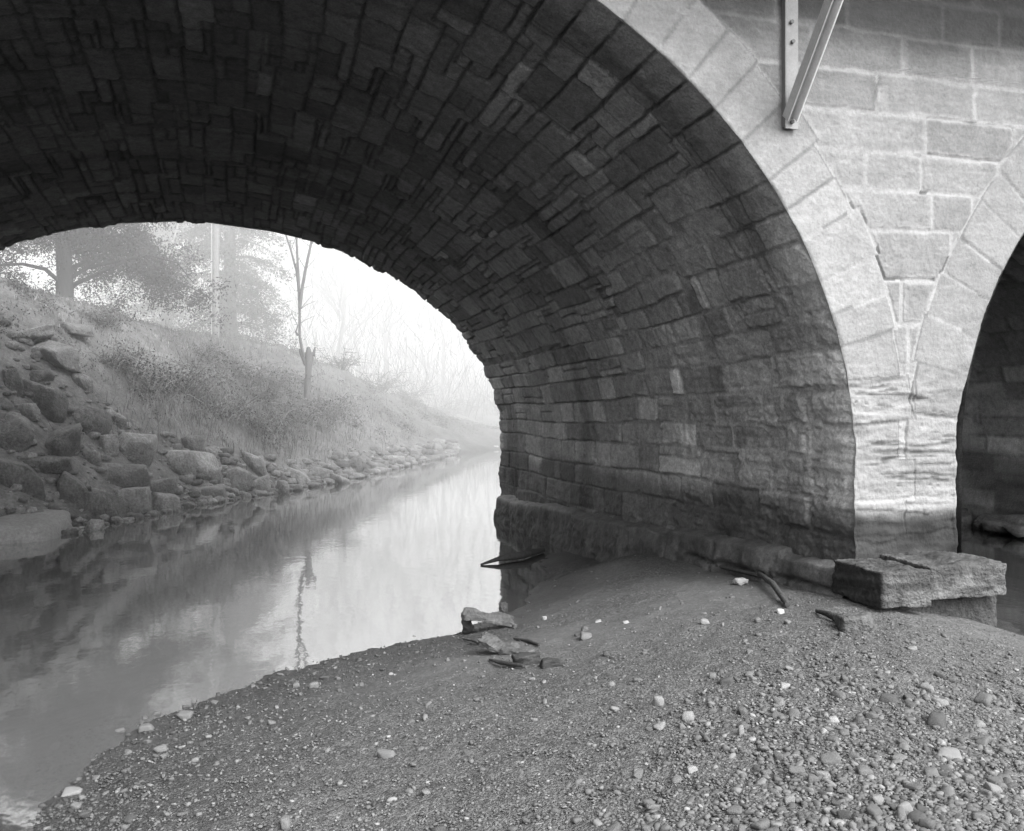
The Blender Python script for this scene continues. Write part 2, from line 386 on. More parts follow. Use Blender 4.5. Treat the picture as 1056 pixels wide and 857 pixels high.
    # dark seep stain round an open joint high on the spandrel
    st = np.exp(-((X-4.62)/.035)**2)*sst(2.12, 2.2, Z)*sst(2.5, 2.4, Z); alb *= 1-.6*st*sst(-.5, .2, fbm(X*20, Z*10, 226, 2))
    alb = alb*np.where(reg == 0, .56, .60)
    edgek = np.minimum(1, np.minimum(u, 1-u)[None, :]*(xr-xl)[:, None]/.03)
    H = H*edgek-.012*(1-edgek)**2
    P = np.stack([X, YF-H, Z], -1).reshape(-1, 3)
    n, mm = X.shape; f = gridf(n, mm)
    fr = reg.ravel()[f[:, 0]]; fz = Z.ravel()[f[:, 0]]
    lab = np.where(fz < -.0, 3, fr)
    out = []
    for r, nm in enumerate(names):
        ff = f[lab == r]
        if not len(ff): continue
        used, inv = np.unique(ff, return_inverse=True)
        out.append(part(mesh(nm, P[used], inv.reshape(-1, 4), M_stone, parent, alb.ravel()[used])))
    return out
def xl1(z):
    b = np.sqrt(np.clip(1-(np.maximum(z-A1.zf, 0)/A1.bf)**2, 0, 1)); return A1.cx+A1.a*b+_e(A1, z, 1)
def _e(ar, z, sgn):
    t = np.interp(np.arcsin(np.clip((z-ar.zf)/ar.bf, 0, 1)), ar.th, ar.arc)
    S = np.where(z < ar.zf, z-ar.zf, t); return sgn*edge_fn(ar, S)*np.where(z > ar.zf+ar.bf*.9, 0, 1)
def xr2(z):
    b = np.sqrt(np.clip(1-(np.maximum(z-A2.zf, 0)/A2.bf)**2, 0, 1))
    return A2.cx-A2.a*b-1.3*_e(A2, z, 1)-.02*sst(.4, -.1, z)*sst(-1.2, -.7, z)*(1+fbm(z*5, z*0, 77, 3))
def xl2(z): return A2.cx+A2.a*np.sqrt(np.clip(1-(np.maximum(z-A2.zf, 0)/A2.bf)**2, 0, 1))
def xr1(z): return A1.cx-A1.a*np.sqrt(np.clip(1-(np.maximum(z-A1.zf, 0)/A1.bf)**2, 0, 1))
zfine = np.concatenate([np.arange(-2.4, 3.0, .0115), np.arange(3.0, 4.25, .04)])
zco = np.arange(-2.4, 4.25, .06)
NM = ['spandrel_wall', 'arch_ring', 'arch_ring', 'pier_face']
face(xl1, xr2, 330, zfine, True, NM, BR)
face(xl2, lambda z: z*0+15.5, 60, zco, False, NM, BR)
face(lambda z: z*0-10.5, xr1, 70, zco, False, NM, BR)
# rear face, behind the barrel's ragged edge
acc = Acc()
zr = np.arange(-2.6, 4.25, .1)
def rearx(ar, z, sg):
    return ar.cx+sg*(ar.a*np.sqrt(np.clip(1-(np.maximum(z-ar.zr, 0)/ar.br)**2, 0, 1)) + .05)
for fa, fb in ((lambda z: z*0-10.5, lambda z: rearx(A1, z, -1)), (lambda z: np.where(z > A1.zr+A1.br, A1.cx, rearx(A1, z, 1)), lambda z: np.where(z > A2.zr+A2.br, A2.cx, rearx(A2, z, -1))), (lambda z: rearx(A2, z, 1), lambda z: z*0+15.5)):
    u = np.linspace(0, 1, 12); a_ = fa(zr); b_ = fb(zr)
    if fb(np.array([9.]))[0] < 0: b_ = np.where(zr > A1.zr+A1.br, A1.cx, b_)
    if fa(np.array([9.]))[0] > 8: a_ = np.where(zr > A2.zr+A2.br, A2.cx, a_)
    X = a_[:, None]+(b_-a_)[:, None]*u[None]; P = np.stack([X, np.full_like(X, YB-.03), np.broadcast_to(zr[:, None], X.shape)], -1)
    acc.add(P, gridf(*X.shape), .3)
part(acc.build('rear_wall', M_stone, BR))
def boxmesh(x0, x1, y0, y1, z0, z1):
    V = np.array([[x, y, z] for x in (x0, x1) for y in (y0, y1) for z in (z0, z1)], float)
    F = np.array([[0, 1, 3, 2], [4, 6, 7, 5], [0, 4, 5, 1], [2, 3, 7, 6], [0, 2, 6, 4], [1, 5, 7, 3]]); return V, F
acc = Acc(); acc.add(*boxmesh(-10.5, 15.5, YF-.06, YB+.06, 4.2, 4.6), .3)
part(acc.build('roadway_deck', M_stone, BR, False))
acc = Acc(); acc.add(*boxmesh(-10.5, 15.5, YF-.02, YF+.35, 4.604, 5.5), .35); acc.add(*boxmesh(-10.5, 15.5, YB-.35, YB+.02, 4.604, 5.5), .35)
part(acc.build('parapet', M_stone, BR, False))

# ---- rough blocks
def blob_box(size, nsub=14, rnd=.18, amp=.02, fr=6, seed=0):
    """a squared stone: cube grid, rounded edges, noisy faces; centred at the origin"""
    bm = bmesh.new(); bmesh.ops.create_cube(bm, size=2); bmesh.ops.subdivide_edges(bm, edges=bm.edges[:], cuts=nsub, use_grid_fill=True)
    V = np.array([v.co[:] for v in bm.verts]); F = np.array([[v.index for v in f.verts] for f in bm.faces]); bm.free()
    c = np.clip(V, -(1-rnd), 1-rnd); d = V-c; l = np.linalg.norm(d, axis=1)[:, None]
    V = c+np.where(l > 1e-6, d/np.maximum(l, 1e-6), 0)*np.minimum(l, rnd) if rnd > 0 else V
    V = V*np.asarray(size)/2
    n = fbm(V[:, 0]*fr+seed*3.1, V[:, 1]*fr+V[:, 2]*fr*1.3, seed, 4)
    n2 = fbm(V[:, 1]*fr+seed*1.7+40, V[:, 2]*fr-V[:, 0]*fr, seed+5, 4)
    dirn = V/np.asarray(size)*2; dirn /= np.linalg.norm(dirn, axis=1)[:, None]+1e-6
    n3 = fbm(V[:, 0]*fr*4+seed, V[:, 1]*fr*4+V[:, 2]*fr*6, seed+9, 4); n = n+.45*n3
    V = V+dirn*(n*amp)[:, None]+np.stack([n2, n, n2*n], -1)*amp*.4
    return V, F
def block(name, x0, x1, y0, y1, z0, z1, alb, mat, parent, seed, amp=.02, rnd=.16, fr=6, skew=None):
    V, F = blob_box((x1-x0, y1-y0, z1-z0), 34, rnd, amp, fr, seed)
    V = V+np.array([(x0+x1)/2, (y0+y1)/2, (z0+z1)/2])
    if skew is not None: V = skew(V)
    a = alb(V) if callable(alb) else np.full(len(V), alb)
    return part(mesh(name, V, F, mat, parent, a))
sa = lambda V: .078+.05*fbm(V[:, 0]*3, V[:, 1]*3+V[:, 2]*26, 7, 3)+.03*fbm(V[:, 0]*7, V[:, 1]*7+V[:, 2]*3, 8, 3)
def sk1(V): V = V.copy(); V[:, 0] += .07*(V[:, 1]-5.3); return V
def sb(V): return sa(V)*(1-.55*sst(4.25, 4.2, V[:, 0]-.07*(V[:, 1]-5.3)))
tag(block('footing_stone', 4.20, 4.60, 5.27, 5.86, -1.42, -1.18, sb, M_rock, BR, 3, .024, .06, 8, sk1), 'rough projecting base stone at the near corner of the pier')
tag(block('footing_stone', 4.655, 5.33, 5.34, 5.88, -1.40, -1.165, sa, M_rock, BR, 5, .026, .07, 8, lambda V: V+np.stack([V[:, 0]*0, V[:, 0]*0, -.02*(V[:, 0]-4.9)], -1)), 'long rough base stone at the water side of the pier')
block('footing_course', 4.28, 5.37, 5.46, 6.0, -2.3, -1.43, .05, M_rock, BR, 8, .035, .1, 5)  # colour darkened to stand in for the shadow gap under the base stones
# footing ledge along the foot of the barrel wall
ys = np.arange(5.75, 15.0, .022); nu = 56
Vv = []; al = []
uu = np.linspace(0, 1, nu)
wv = (ys-5.75)/9.25
topz = -1.20-.41*wv
out = 4.19+0*wv
X = np.zeros((len(ys), nu)); Zz = np.zeros_like(X); Y = np.broadcast_to(ys[:, None], X.shape).copy()
tq = np.clip(uu/.16, 0, 1); 
X[:] = 4.46-(.21)*tq[None, :]; Zz[:] = topz[:, None]-.0
dn = np.clip((uu-.16)/.84, 0, 1)
Zz -= dn[None, :]*1.1+.05*tq[None, :]**2; X -= .13*dn[None, :]
no = fbm(Y*2.2, Zz*3, 61, 4)*.04+fbm(Y*8, Zz*11, 62, 4)*.030+fbm(Y*26, Zz*18, 67, 2)*.010; cr = np.minimum(1, np.abs(np.mod(Y+.12*fbm(Zz*3, Y, 65, 2), .95)-.05)/.03)
blockid = np.floor((Y+.12*fbm(Zz*3, Y, 65, 2))/.95)
side = sst(.1, .3, uu)[None, :]
X = X-(no-.03*(1-cr)+.03*(hsh(blockid, 3)-.5))*side*(.3+.7*sst(5.8, 6.6, Y)) ; Zz = Zz+fbm(Y*2.5, X*6, 63, 4)*.05*(1-dn[None, :])+(hsh(blockid, 4)-.5)*.05*(1-dn[None, :])
gap = np.exp(-((Zz-topz[:, None]+.20+.02*fbm(Y*3, Y*0, 66, 2))/.014)**2)*(Y < 8.2); X = X+gap*.05
alb = .10+.06*fbm(Y*7, Zz*3, 64, 4)+.20*sst(.24, .12, uu)[None, :]*sst(10, 14, Y)
alb = alb*(1-.6*gap)
Pl = np.stack([X, Y, Zz], -1)
endc = Pl[-1].copy(); cap = endc.copy(); cap[:, 0] = 4.46
V = np.concatenate([Pl.reshape(-1, 3), endc, cap]); n0 = Pl.size//3
F2 = np.array([[n0+i, n0+i+1, n0+nu+i+1, n0+nu+i] for i in range(nu-1)])
part(mesh('footing_ledge', V, [gridf(len(ys), nu), F2], M_soot, BR, np.concatenate([alb.ravel(), np.full(2*nu, .07)]), True, None, np.full(len(V), .4)))

# ------------------------------------------------------------------ the walkway bracketed off the face: wall plate and strut show
XB = 3.86
walk = tag(empty('cantilevered_walkway', (XB, YF, 1.9)), 'steel bracketed walkway hung on the bridge face, with its slanting strut and flat wall plate', 'walkway')
def wpart(o): o.location = (-XB, -YF, -1.9); return o
acc = Acc(); acc.add(*boxmesh(XB-.05, XB+.055, YF-.035, YF-.022, 1.955, 3.72), .24); acc.add(*boxmesh(XB-.058, XB-.05, YF-.045, YF-.0, 1.965, 3.72), .16)
plate = wpart(acc.build('wall_plate', M_steel, walk, False))
def bolt(x, z):
    bm = bmesh.new(); bmesh.ops.create_cone(bm, cap_ends=True, segments=6, radius1=.016, radius2=.014, depth=.022)
    V = np.array([v.co[:] for v in bm.verts])[:, [0, 2, 1]]; V += np.array([x, YF-.045, z])
    me = bpy.data.meshes.new('bolt'); bm.to_mesh(me); bm.free(); me.vertices.foreach_set('co', V.astype(np.float32).ravel())
    a = me.attributes.new('alb', 'FLOAT', 'POINT'); a.data.foreach_set('value', np.full(len(V), .12, np.float32)); me.materials.append(M_steel)
    o = put(bpy.data.objects.new('bolt', me), plate); return o
bolt(XB, 2.0); bolt(XB+.005, 2.58); bolt(XB-.005, 2.72)
def beam(p, q, w, h, alb, off, acc):
    p = np.array(p); q = np.array(q); d = (q-p)/np.linalg.norm(q-p); s = np.array([1., 0, 0]); u = np.cross(s, d)
    V = []
    for e in (p, q):
        for a_, b_ in ((-1, -1), (1, -1), (1, 1), (-1, 1)): V.append(e+s*(off[0]+a_*w/2)+u*(off[1]+b_*h/2))
    F = np.array([[0, 1, 2, 3], [4, 7, 6, 5], [0, 4, 5, 1], [1, 5, 6, 2], [2, 6, 7, 3], [3, 7, 4, 0]])
    acc.add(V, F, alb)
p0, p1 = (XB, YF-.04, 2.03), (XB, YF-1.12, 3.40)
acc = Acc(); beam(p0, p1, .055, .012, .62, (-.034, -.02), acc); beam(p0, p1, .010, .09, .40, (-.062, .02), acc)
wpart(acc.build('strut', M_steel, walk, False))
acc = Acc(); beam(p0, p1, .045, .012, .5, (.040, -.028), acc); beam(p0, p1, .010, .10, .7, (.010, .018), acc)
wpart(acc.build('strut', M_steel, walk, False))
acc = Acc(); acc.add(*boxmesh(XB-.06, XB+.06, 4.45, YF-.004, 3.5, 3.72), .25); wpart(acc.build('cross_beam', M_steel, walk, False))
acc = Acc()
for i in range(9): acc.add(*boxmesh(-10, 15, 4.70+i*.126, 4.70+i*.126+.115, 3.723, 3.78), .2)
wpart(acc.build('plank_deck', M_wood, walk, False))

# ------------------------------------------------------------------ ground: thin plate surfaces through surveyed points
class TPS:
    def __init__(s, P):
        P = np.array(P, float); s.p = P[:, :2]; n = len(P)
        K = s.k(np.linalg.norm(s.p[:, None]-s.p[None], axis=2)); Q = np.c_[np.ones(n), s.p]
        A = np.block([[K+np.eye(n)*.05, Q], [Q.T, np.zeros((3, 3))]]); s.w = np.linalg.solve(A, np.r_[P[:, 2], 0, 0, 0])
    def k(s, r): return np.where(r > 1e-6, r*r*np.log(np.maximum(r, 1e-6)), 0)
    def __call__(s, x, y):
        x = np.asarray(x, float); q = np.stack([x.ravel(), np.asarray(y, float).ravel()], -1); out = np.empty(len(q))
        for i in range(0, len(q), 20000):
            c = q[i:i+20000]; r = np.linalg.norm(c[:, None]-s.p[None], axis=2)
            out[i:i+20000] = s.k(r)@s.w[:-3]+s.w[-3]+c@s.w[-2:]
        return out.reshape(x.shape)
WZ = -2.0
pts = [at_z(px, py, WZ) for px, py in ((20, 870), (75, 812), (130, 762), (200, 727), (290, 692), (370, 672), (440, 655), (480, 648), (545, 622), (560, 600), (556, 582), (575, 571), (1056, 664), (1040, 640))]
pts += [at_z(px, py, z) for px, py, z in ((600, 857, -1.56), (900, 857, -1.42), (1056, 857, -1.45), (300, 857, -1.78), (150, 857, -1.9), (700, 760, -1.52), (900, 710, -1.46), (900, 626, -1.44), (950, 628, -1.50), (1000, 640, -1.62), (1056, 740, -1.6),
        (845, 628, -1.44), (800, 618, -1.47), (770, 604, -1.51), (720, 588, -1.57), (668, 570, -1.64), (600, 640, -1.76), (500, 720, -1.76), (400, 770, -1.78), (620, 580, -1.9))]
pts += [(-1.6, 7, -2.3), (0, 9, -2.35), (1.5, 10.4, -2.35), (3, 12.6, -2.35), (4.6, 13.5, -2.4), (-2.6, 4, -2.35), (-3, 0, -2.3), (7, 8, -2.35), (8, 5, -2.3), (5, -3, -1.5), (0, -3, -1.7), (-3, -4, -2.1), (9, -2, -2.0)]
GB = TPS(pts)
def Hg(x, y):
    z = GB(x, y)
    return np.clip(z, -2.6, -1.3)+.022*fbm(np.asarray(x)*1.3, np.asarray(y)*1.3, 300, 3)+.010*fbm(np.asarray(x)*6, np.asarray(y)*6, 301, 3)
xs = np.arange(-3.2, 8.8, .035); ysg = np.concatenate([np.arange(-4, 2.2, .12), np.arange(2.2, 13.2, .03)])
Xg, Yg = np.meshgrid(xs, ysg, indexing='ij'); Zg = Hg(Xg, Yg)
# coarse, fist-sized shingle shows in the right foreground, fine grit on the left, smooth silt in the middle
def coarse(x, y):
    px, py, Z = project(np.stack([x, y, np.full_like(x, -1.5)], -1)); return sst(560, 900, px+.8*(py-760)+120*fbm(x*1.2, y*1.2, 310, 2))*sst(620, 720, py)
def silt(x, y):
    return sst(.0, .3, fbm(x*.7+2, y*.7, 311, 3)+.22)*sst(5.0, 6.6, y)+np.exp(-(((x-5.6)/1.1)**2+((y-4.9)/.5)**2))*.9
Zg = Zg+.012*fbm(Xg*14, Yg*14, 305, 3)*(1-np.clip(silt(Xg, Yg), 0, 1)*.8)
wet = sst(.24, .03, Zg-WZ); under = sst(.0, -.12, Zg-WZ)
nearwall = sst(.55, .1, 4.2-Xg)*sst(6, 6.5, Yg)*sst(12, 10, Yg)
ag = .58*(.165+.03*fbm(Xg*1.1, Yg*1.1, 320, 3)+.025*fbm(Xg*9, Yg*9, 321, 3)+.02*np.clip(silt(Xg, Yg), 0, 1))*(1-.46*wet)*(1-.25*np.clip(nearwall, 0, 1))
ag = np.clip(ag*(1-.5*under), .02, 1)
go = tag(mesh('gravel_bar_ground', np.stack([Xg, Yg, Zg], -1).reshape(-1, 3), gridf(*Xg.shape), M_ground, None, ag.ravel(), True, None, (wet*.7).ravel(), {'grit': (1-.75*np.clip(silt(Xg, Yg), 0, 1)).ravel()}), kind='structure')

shore = [(-5.5, 9, -2), (-4.6, 11, -2), (-3.1, 14.4, -2), (-2.1, 16.2, -2), (-.7, 18.7, -2), (1.27, 21.5, -2), (3.2, 24.6, -2), (5.2, 28.4, -2), (7.3, 32.2, -2), (10.1, 35.3, -2), (16, 37.2, -2), (26, 38, -2), (45, 38, -2)]
bp = list(shore)+[(x+1.6, y-1.6, -2.8) for x, y, z in shore[:10]]+[(x+.5, y-3, -2.9) for x, y, z in shore[10:]]
crest = [(0, 302, 18), (60, 316, 20), (130, 330, 23), (220, 352, 28), (300, 366, 32), (350, 384, 35), (400, 407, 40), (450, 436, 46)]
bp += [tuple(at_d(*c)) for c in crest]
bp += [(-8, 24, 2.3), (-8, 30, 2.0), (-4, 34, 1.9), (-6, 40, 1.9), (-1, 48, 1.6), (6, 56, .9), (13, 60, -.4), (22, 60, -.3), (34, 60, 0), (0, 80, 1.8), (20, 90, 1.5), (45, 80, 1.5), (-30, 40, 2.5), (-30, 15, 2.8), (-20, 80, 2.5), (60, 60, .5), (-9, 15, 1.2), (-7.5, 11, -.4), (-9, 6, -1), (-14, 0, 0), (0, 12, -2.9), (8, 20, -2.9), (14, 28, -2.9), (30, 25, -2.9), (50, 20, -2.9), (0, 0, -2.9), (8, 4, -2.9), (20, 0, -2.9)]
BK = TPS(bp)
def Hb(x, y):
    x = np.asarray(x, float); y = np.asarray(y, float); z = np.clip(BK(x, y), -3, 4.5); up = sst(-2, -1.4, z)
    return z+up*(.20*fbm(x*.5, y*.5, 330, 4)+.12*fbm(x*1.9, y*1.9, 331, 3))-.06*(1-up)
def grid_ground(name, x0, x1, y0, y1, st):
    X, Y = np.meshgrid(np.arange(x0, x1+st/2, st), np.arange(y0, y1+st/2, st), indexing='ij'); Z = Hb(X, Y)
    al = .105+.05*fbm(X*.6, Y*.6, 340, 4)-.03*sst(-1.5, -2, Z)
    return mesh(name, np.stack([X, Y, Z], -1).reshape(-1, 3), gridf(*X.shape), M_bank, None, np.clip(al, .03, .3).ravel())
XA = np.concatenate([np.arange(-60, -12, 2.), np.arange(-12, 14, .14), np.arange(14, 90, 2.)])
YA = np.concatenate([np.arange(-60, 9, 3.), np.arange(9, 48, .14), np.arange(48, 130, 2.)])
X, Y = np.meshgrid(XA, YA, indexing='ij'); Z = Hb(X, Y)
al = .125+.05*fbm(X*.6, Y*.6, 340, 4)-.05*sst(-1.6, -2, Z)
tag(mesh('river_bank_terrain', np.stack([X, Y, Z], -1).reshape(-1, 3), gridf(*X.shape), M_bank, None, np.clip(al, .03, .3).ravel()), kind='structure')
V, F = boxmesh(-300, 300, -300, 300, -3.3, -3.15); tag(mesh('river_bed', V, F, M_bank, None, np.full(8, .08), False), kind='structure')
wv_ = np.array([[-120, -80, WZ], [160, -80, WZ], [160, 130, WZ], [-120, 130, WZ]], float)
tag(mesh('river_water', wv_, np.array([[0, 1, 2, 3]]), M_water, None, np.full(4, .1), False), kind='structure')

def hit_bank(px, py):
    r = ray(px, py); t = np.linspace(13, 70, 1500); P = r[None]*t[:, None]; z = Hb(P[:, 0], P[:, 1]); i = np.argmax(P[:, 2] < np.maximum(z, WZ))
    return P[i] if (P[:, 2] < np.maximum(z, WZ)).any() else P[-1]
def hit_bar(px, py):
    r = ray(px, py); t = np.linspace(2.5, 13, 1400); P = r[None]*t[:, None]; z = Hg(P[:, 0], P[:, 1]); m = P[:, 2] < z
    return P[np.argmax(m)] if m.any() else at_z(px, py, WZ)

# ------------------------------------------------------------------ stones
_ico = {}
def ico(n):
    if n not in _ico:
        bm = bmesh.new(); bmesh.ops.create_icosphere(bm, subdivisions=n, radius=1); bm.verts.ensure_lookup_table()
        _ico[n] = (np.array([v.co[:] for v in bm.verts]), np.array([[v.index for v in f.verts] for f in bm.faces])); bm.free()
    return _ico[n]
def rock(n, size, seed, planes=11, soft=.06, rough=.03):
    """a broken angular stone: directions cut by random planes, edges a little worn"""
    r = np.random.default_rng(seed); D, F = ico(n)
    nn = r.normal(size=(planes, 3)); nn /= np.linalg.norm(nn, axis=1)[:, None]
    nn = np.concatenate([nn, [[0, 0, 1], [0, 0, -1], [1, 0, .1], [-1, .1, 0], [0, 1, 0], [.1, -1, 0]]]); nn /= np.linalg.norm(nn, axis=1)[:, None]
    dd = r.uniform(.62, 1., len(nn)); c = D@nn.T; rr = np.where(c > .05, dd[None]/np.maximum(c, .05), 9)
    R = -soft*np.log(np.exp(-rr/soft).sum(1))
    R = R+rough*fbm(D[:, 0]*3+seed, D[:, 1]*3+D[:, 2]*2.1, seed % 97, 4)
    return D*R[:, None]*np.asarray(size)/2, F

# boulders of the rip-rap: (x, y, width, height in the picture), what it looks like
BLD = [(54, 362, 54, 22, 'broad flat slab jutting from the bank near its top left'), (13, 391, 26, 26, 'dark upright boulder at the left edge of the view below the flat slab'),
 (42, 386, 26, 14, 'thin flat rock just under the broad flat slab'), (48, 411, 38, 30, 'dark squarish boulder in the middle of the upper left stones'), (92, 431, 42, 30, 'rounded grey boulder at the foot of the upper left stones'),
 (110, 456, 26, 24, 'small cube-like stone left of the largest block'), (141, 461, 40, 40, 'largest squared block standing on the lower bank'), (64, 455, 52, 28, 'wide grey boulder left of the small cube-like stone'),
 (16, 446, 40, 34, 'broad rough boulder at the left edge halfway down the bank'), (20, 492, 52, 30, 'long dark boulder at the left edge above the mud'), (50, 475, 38, 18, 'low flat stone above the long dark boulder'),
 (72, 500, 42, 32, 'pointed boulder right of the long dark boulder'), (122, 487, 56, 22, 'tilted slab leaning below the largest block'), (95, 472, 16, 16, 'small stone tucked left of the tilted slab'),
 (104, 519, 46, 32, 'flat-topped boulder at the water with a dark front'), (140, 519, 34, 34, 'upright pointed boulder at the water below the tilted slab'), (170, 519, 32, 26, 'flat-faced stone right of the upright pointed boulder at the water'),
 (185, 475, 36, 26, 'pale-topped boulder right of the largest block'), (199, 459, 24, 28, 'narrow stone standing where the grass ends'), (160, 500, 44, 16, 'long low slab between the tilted slab and the water'),
 (212, 481, 32, 28, 'steep-sided grey stone right of the pale-topped boulder'), (216, 505, 42, 14, 'low wedge of rock at the waterline under the steep-sided stone'), (242, 494, 30, 26, 'squat boulder right of the low wedge'),
 (262, 478, 26, 22, 'grey stone under the overhanging brambles'), (268, 500, 26, 20, 'block at the water under the brambles'), (97, 542, 20, 14, 'small pale stone alone at the water edge below the flat-topped boulder'),
 (292, 503, 16, 18, 'white-faced triangular stone at the waterline'), (310, 492, 30, 18, 'broken slab leaning behind the white-faced stone'), (332, 490, 28, 18, 'pair-topped rock right of the broken slab'), (350, 494, 20, 14, 'pale wedge at the waterline before the bank recedes'),
 (364, 478, 24, 16, 'dark hollow-sided rock farther along the shore'), (386, 482, 24, 12, 'low mist-grey rock at the distant shoreline'), (405, 474, 22, 12, 'flat mist-grey rock up from the distant shore'), (428, 466, 20, 10, 'faint rock near the bend of the river'),
 (448, 461, 18, 10, 'faintest rock close to the river bend'), (84, 392, 22, 14, 'small stone showing through the grass right of the flat slab'), (26, 422, 26, 16, 'wedge-shaped rock behind the broad rough boulder'), (128, 497, 18, 12, 'chip of rock lying on the tilted slab'),
 (120, 430, 26, 18, 'half buried stone above the small cube-like stone'), (30, 345, 44, 14, 'earth-covered ledge of rock near the top left of the bank'), (70, 337, 40, 12, 'low ledge of rock high on the bank')]
for i, (px, py, w, h, lab) in enumerate(BLD):
    P = hit_bank(px, py+h*.32); Zd = P[0]*SA+P[1]*CA; s = Zd/FP
    V, F = rock(4 if w > 24 else 3, (w*s*1.16, w*s*.98, max(h*s*1.42, w*s*.42)), 400+i, 4+i % 5, .014, .04)
    V = V+0; ang = random.uniform(-1.2, 1.2)-YAW; c, sn = math.cos(ang), math.sin(ang); V = V@np.array([[c, sn, 0], [-sn, c, 0], [0, 0, 1]])
    ti = random.uniform(-.45, .45); V[:, 2] += V[:, 0]*ti
    tone = .15*random.uniform(.75, 1.35)
    if 'pale' in lab or 'white' in lab: tone = .2
    if 'dark' in lab: tone = .11
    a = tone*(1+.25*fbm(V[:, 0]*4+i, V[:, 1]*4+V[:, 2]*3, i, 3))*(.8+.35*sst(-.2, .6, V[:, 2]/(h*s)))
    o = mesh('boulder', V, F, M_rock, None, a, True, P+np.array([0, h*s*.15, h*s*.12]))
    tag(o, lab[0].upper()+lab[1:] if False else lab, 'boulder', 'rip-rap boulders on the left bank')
# a smooth mud shelf between the boulders and the water
V, F = rock(5, (2.0, 2.6, .75), 77, 5, .2, .05)
tag(mesh('mud_shelf', V, F, M_ground, None, .19+.03*fbm(V[:, 0]*2, V[:, 1]*2, 5, 3), True, at_z(20, 556, -2.0)+np.array([-.25, .75, .02]), np.zeros(len(V))), kind='structure')
# countless smaller rubble between them
acc = Acc()
protos = [rock(2, (1, 1, .7), 600+i, 8, .06, .04) for i in range(10)]
cnt = 0
while cnt < 1500:
    px = random.uniform(-10, 470); t = random.random()
    lo = np.interp(px, [0, 100, 200, 300, 370, 460, 470], [565, 545, 522, 507, 493, 471, 469]); hi = np.interp(px, [0, 60, 130, 200, 300, 400, 470], [330, 345, 440, 455, 478, 462, 455])
    py = lo+(hi-lo)*t**1.6
    x = ray(px, py); P = hit_bank(px, py); Zd = P[0]*SA+P[1]*CA
    s = Zd/FP*random.choice((4, 5, 6, 7, 9, 12, 16)); V, F = random.choice(protos)
    ang = random.uniform(0, 6.3); R = np.array([[math.cos(ang), math.sin(ang), 0], [-math.sin(ang), math.cos(ang), 0], [0, 0, 1]])
    acc.add(V@R*s*np.array([1, 1, random.uniform(.6, 1)])+P+np.array([0, 0, s*.1]), F, .13*random.uniform(.6, 1.7)); cnt += 1
tag(acc.build('bank_rubble', M_rock), kind='stuff')

# ------------------------------------------------------------------ gravel of the bar
def onbar(x, y): return Hg(np.array([x]), np.array([y]))[0]
# pale stones one can pick out (pixel x, y, width, height), label
PAL = [(713, 792, 15, 13, 'round white pebble in the middle foreground left of the coarse shingle'), (933, 831, 20, 16, 'large pale oval pebble near the lower right of the shingle'), (809, 706, 14, 12, 'bright round pebble on the shingle below the pier corner'),
 (765, 752, 9, 18, 'tall narrow pale pebble standing up in the shingle'), (709, 737, 16, 12, 'pale flat-sided pebble left of the standing narrow one'), (850, 753, 12, 10, 'white pebble right of centre in the shingle'), (859, 741, 13, 9, 'flat pale pebble just behind the white pebble right of centre'),
 (971, 722, 20, 11, 'pale oblong stone on the right of the bar'), (977, 777, 34, 12, 'long pale splinter of stone lying in the shingle'), (190, 736, 20, 12, 'rounded grey-white stone at the water margin'), (150, 749, 20, 14, 'grey rounded stone left of the pale one at the water margin'),
 (166, 771, 18, 11, 'flat stone below the two at the water margin'), (74, 815, 28, 12, 'long pale stone lying half in the shallows'), (30, 816, 16, 9, 'pale stone under the shallow water at lower left'), (604, 655, 18, 10, 'low grey stone on the smooth silt'), (617, 640, 10, 4, 'white sliver of stone on the silt'),
 (645, 641, 8, 5, 'tiny white stone at the head of the silt'), (562, 636, 7, 7, 'small white pebble by the rotted timber'), (890, 792, 30, 20, 'broad grey cobble in the coarse shingle'), (855, 780, 34, 22, 'wide flat cobble left of the broad grey one'), (838, 800, 22, 18, 'rounded cobble near the bottom of the shingle'),
 (905, 822, 24, 18, 'squat pale cobble beside the large oval pebble'), (870, 838, 26, 18, 'dark cobble at the bottom of the shingle'), (815, 822, 22, 14, 'angular pale cobble low in the shingle'), (960, 795, 26, 16, 'tilted grey cobble right of the broad one'), (1010, 745, 18, 10, 'pale flat stone toward the right edge'), (1035, 800, 22, 14, 'grey cobble at the right edge'),
 (680, 720, 14, 18, 'upright pale stone left of the shingle'), (726, 640, 14, 9, 'pale stone with a dark rim below the barrel wall'), (940, 668, 12, 7, 'small pale stone before the pier')]
pp = [rock(3, (1, 1, 1), 700+i, 6, .09, .03) for i in range(10)]
pm = []
for i, (V, F) in enumerate(pp):
    o = mesh('pebble', V, F, M_peb, None, np.full(len(V), .2)); pm.append(o.data); 
    bpy.data.objects.remove(o)
tones = {}
def peb(kind, tone):
    k = (kind, tone)
    if k not in tones:
        me = pm[kind].copy(); me.attributes['alb'].data.foreach_set('value', np.full(len(me.vertices), tone, np.float32)); tones[k] = me
    return bpy.data.objects.new('pebble', tones[k])
taken = []
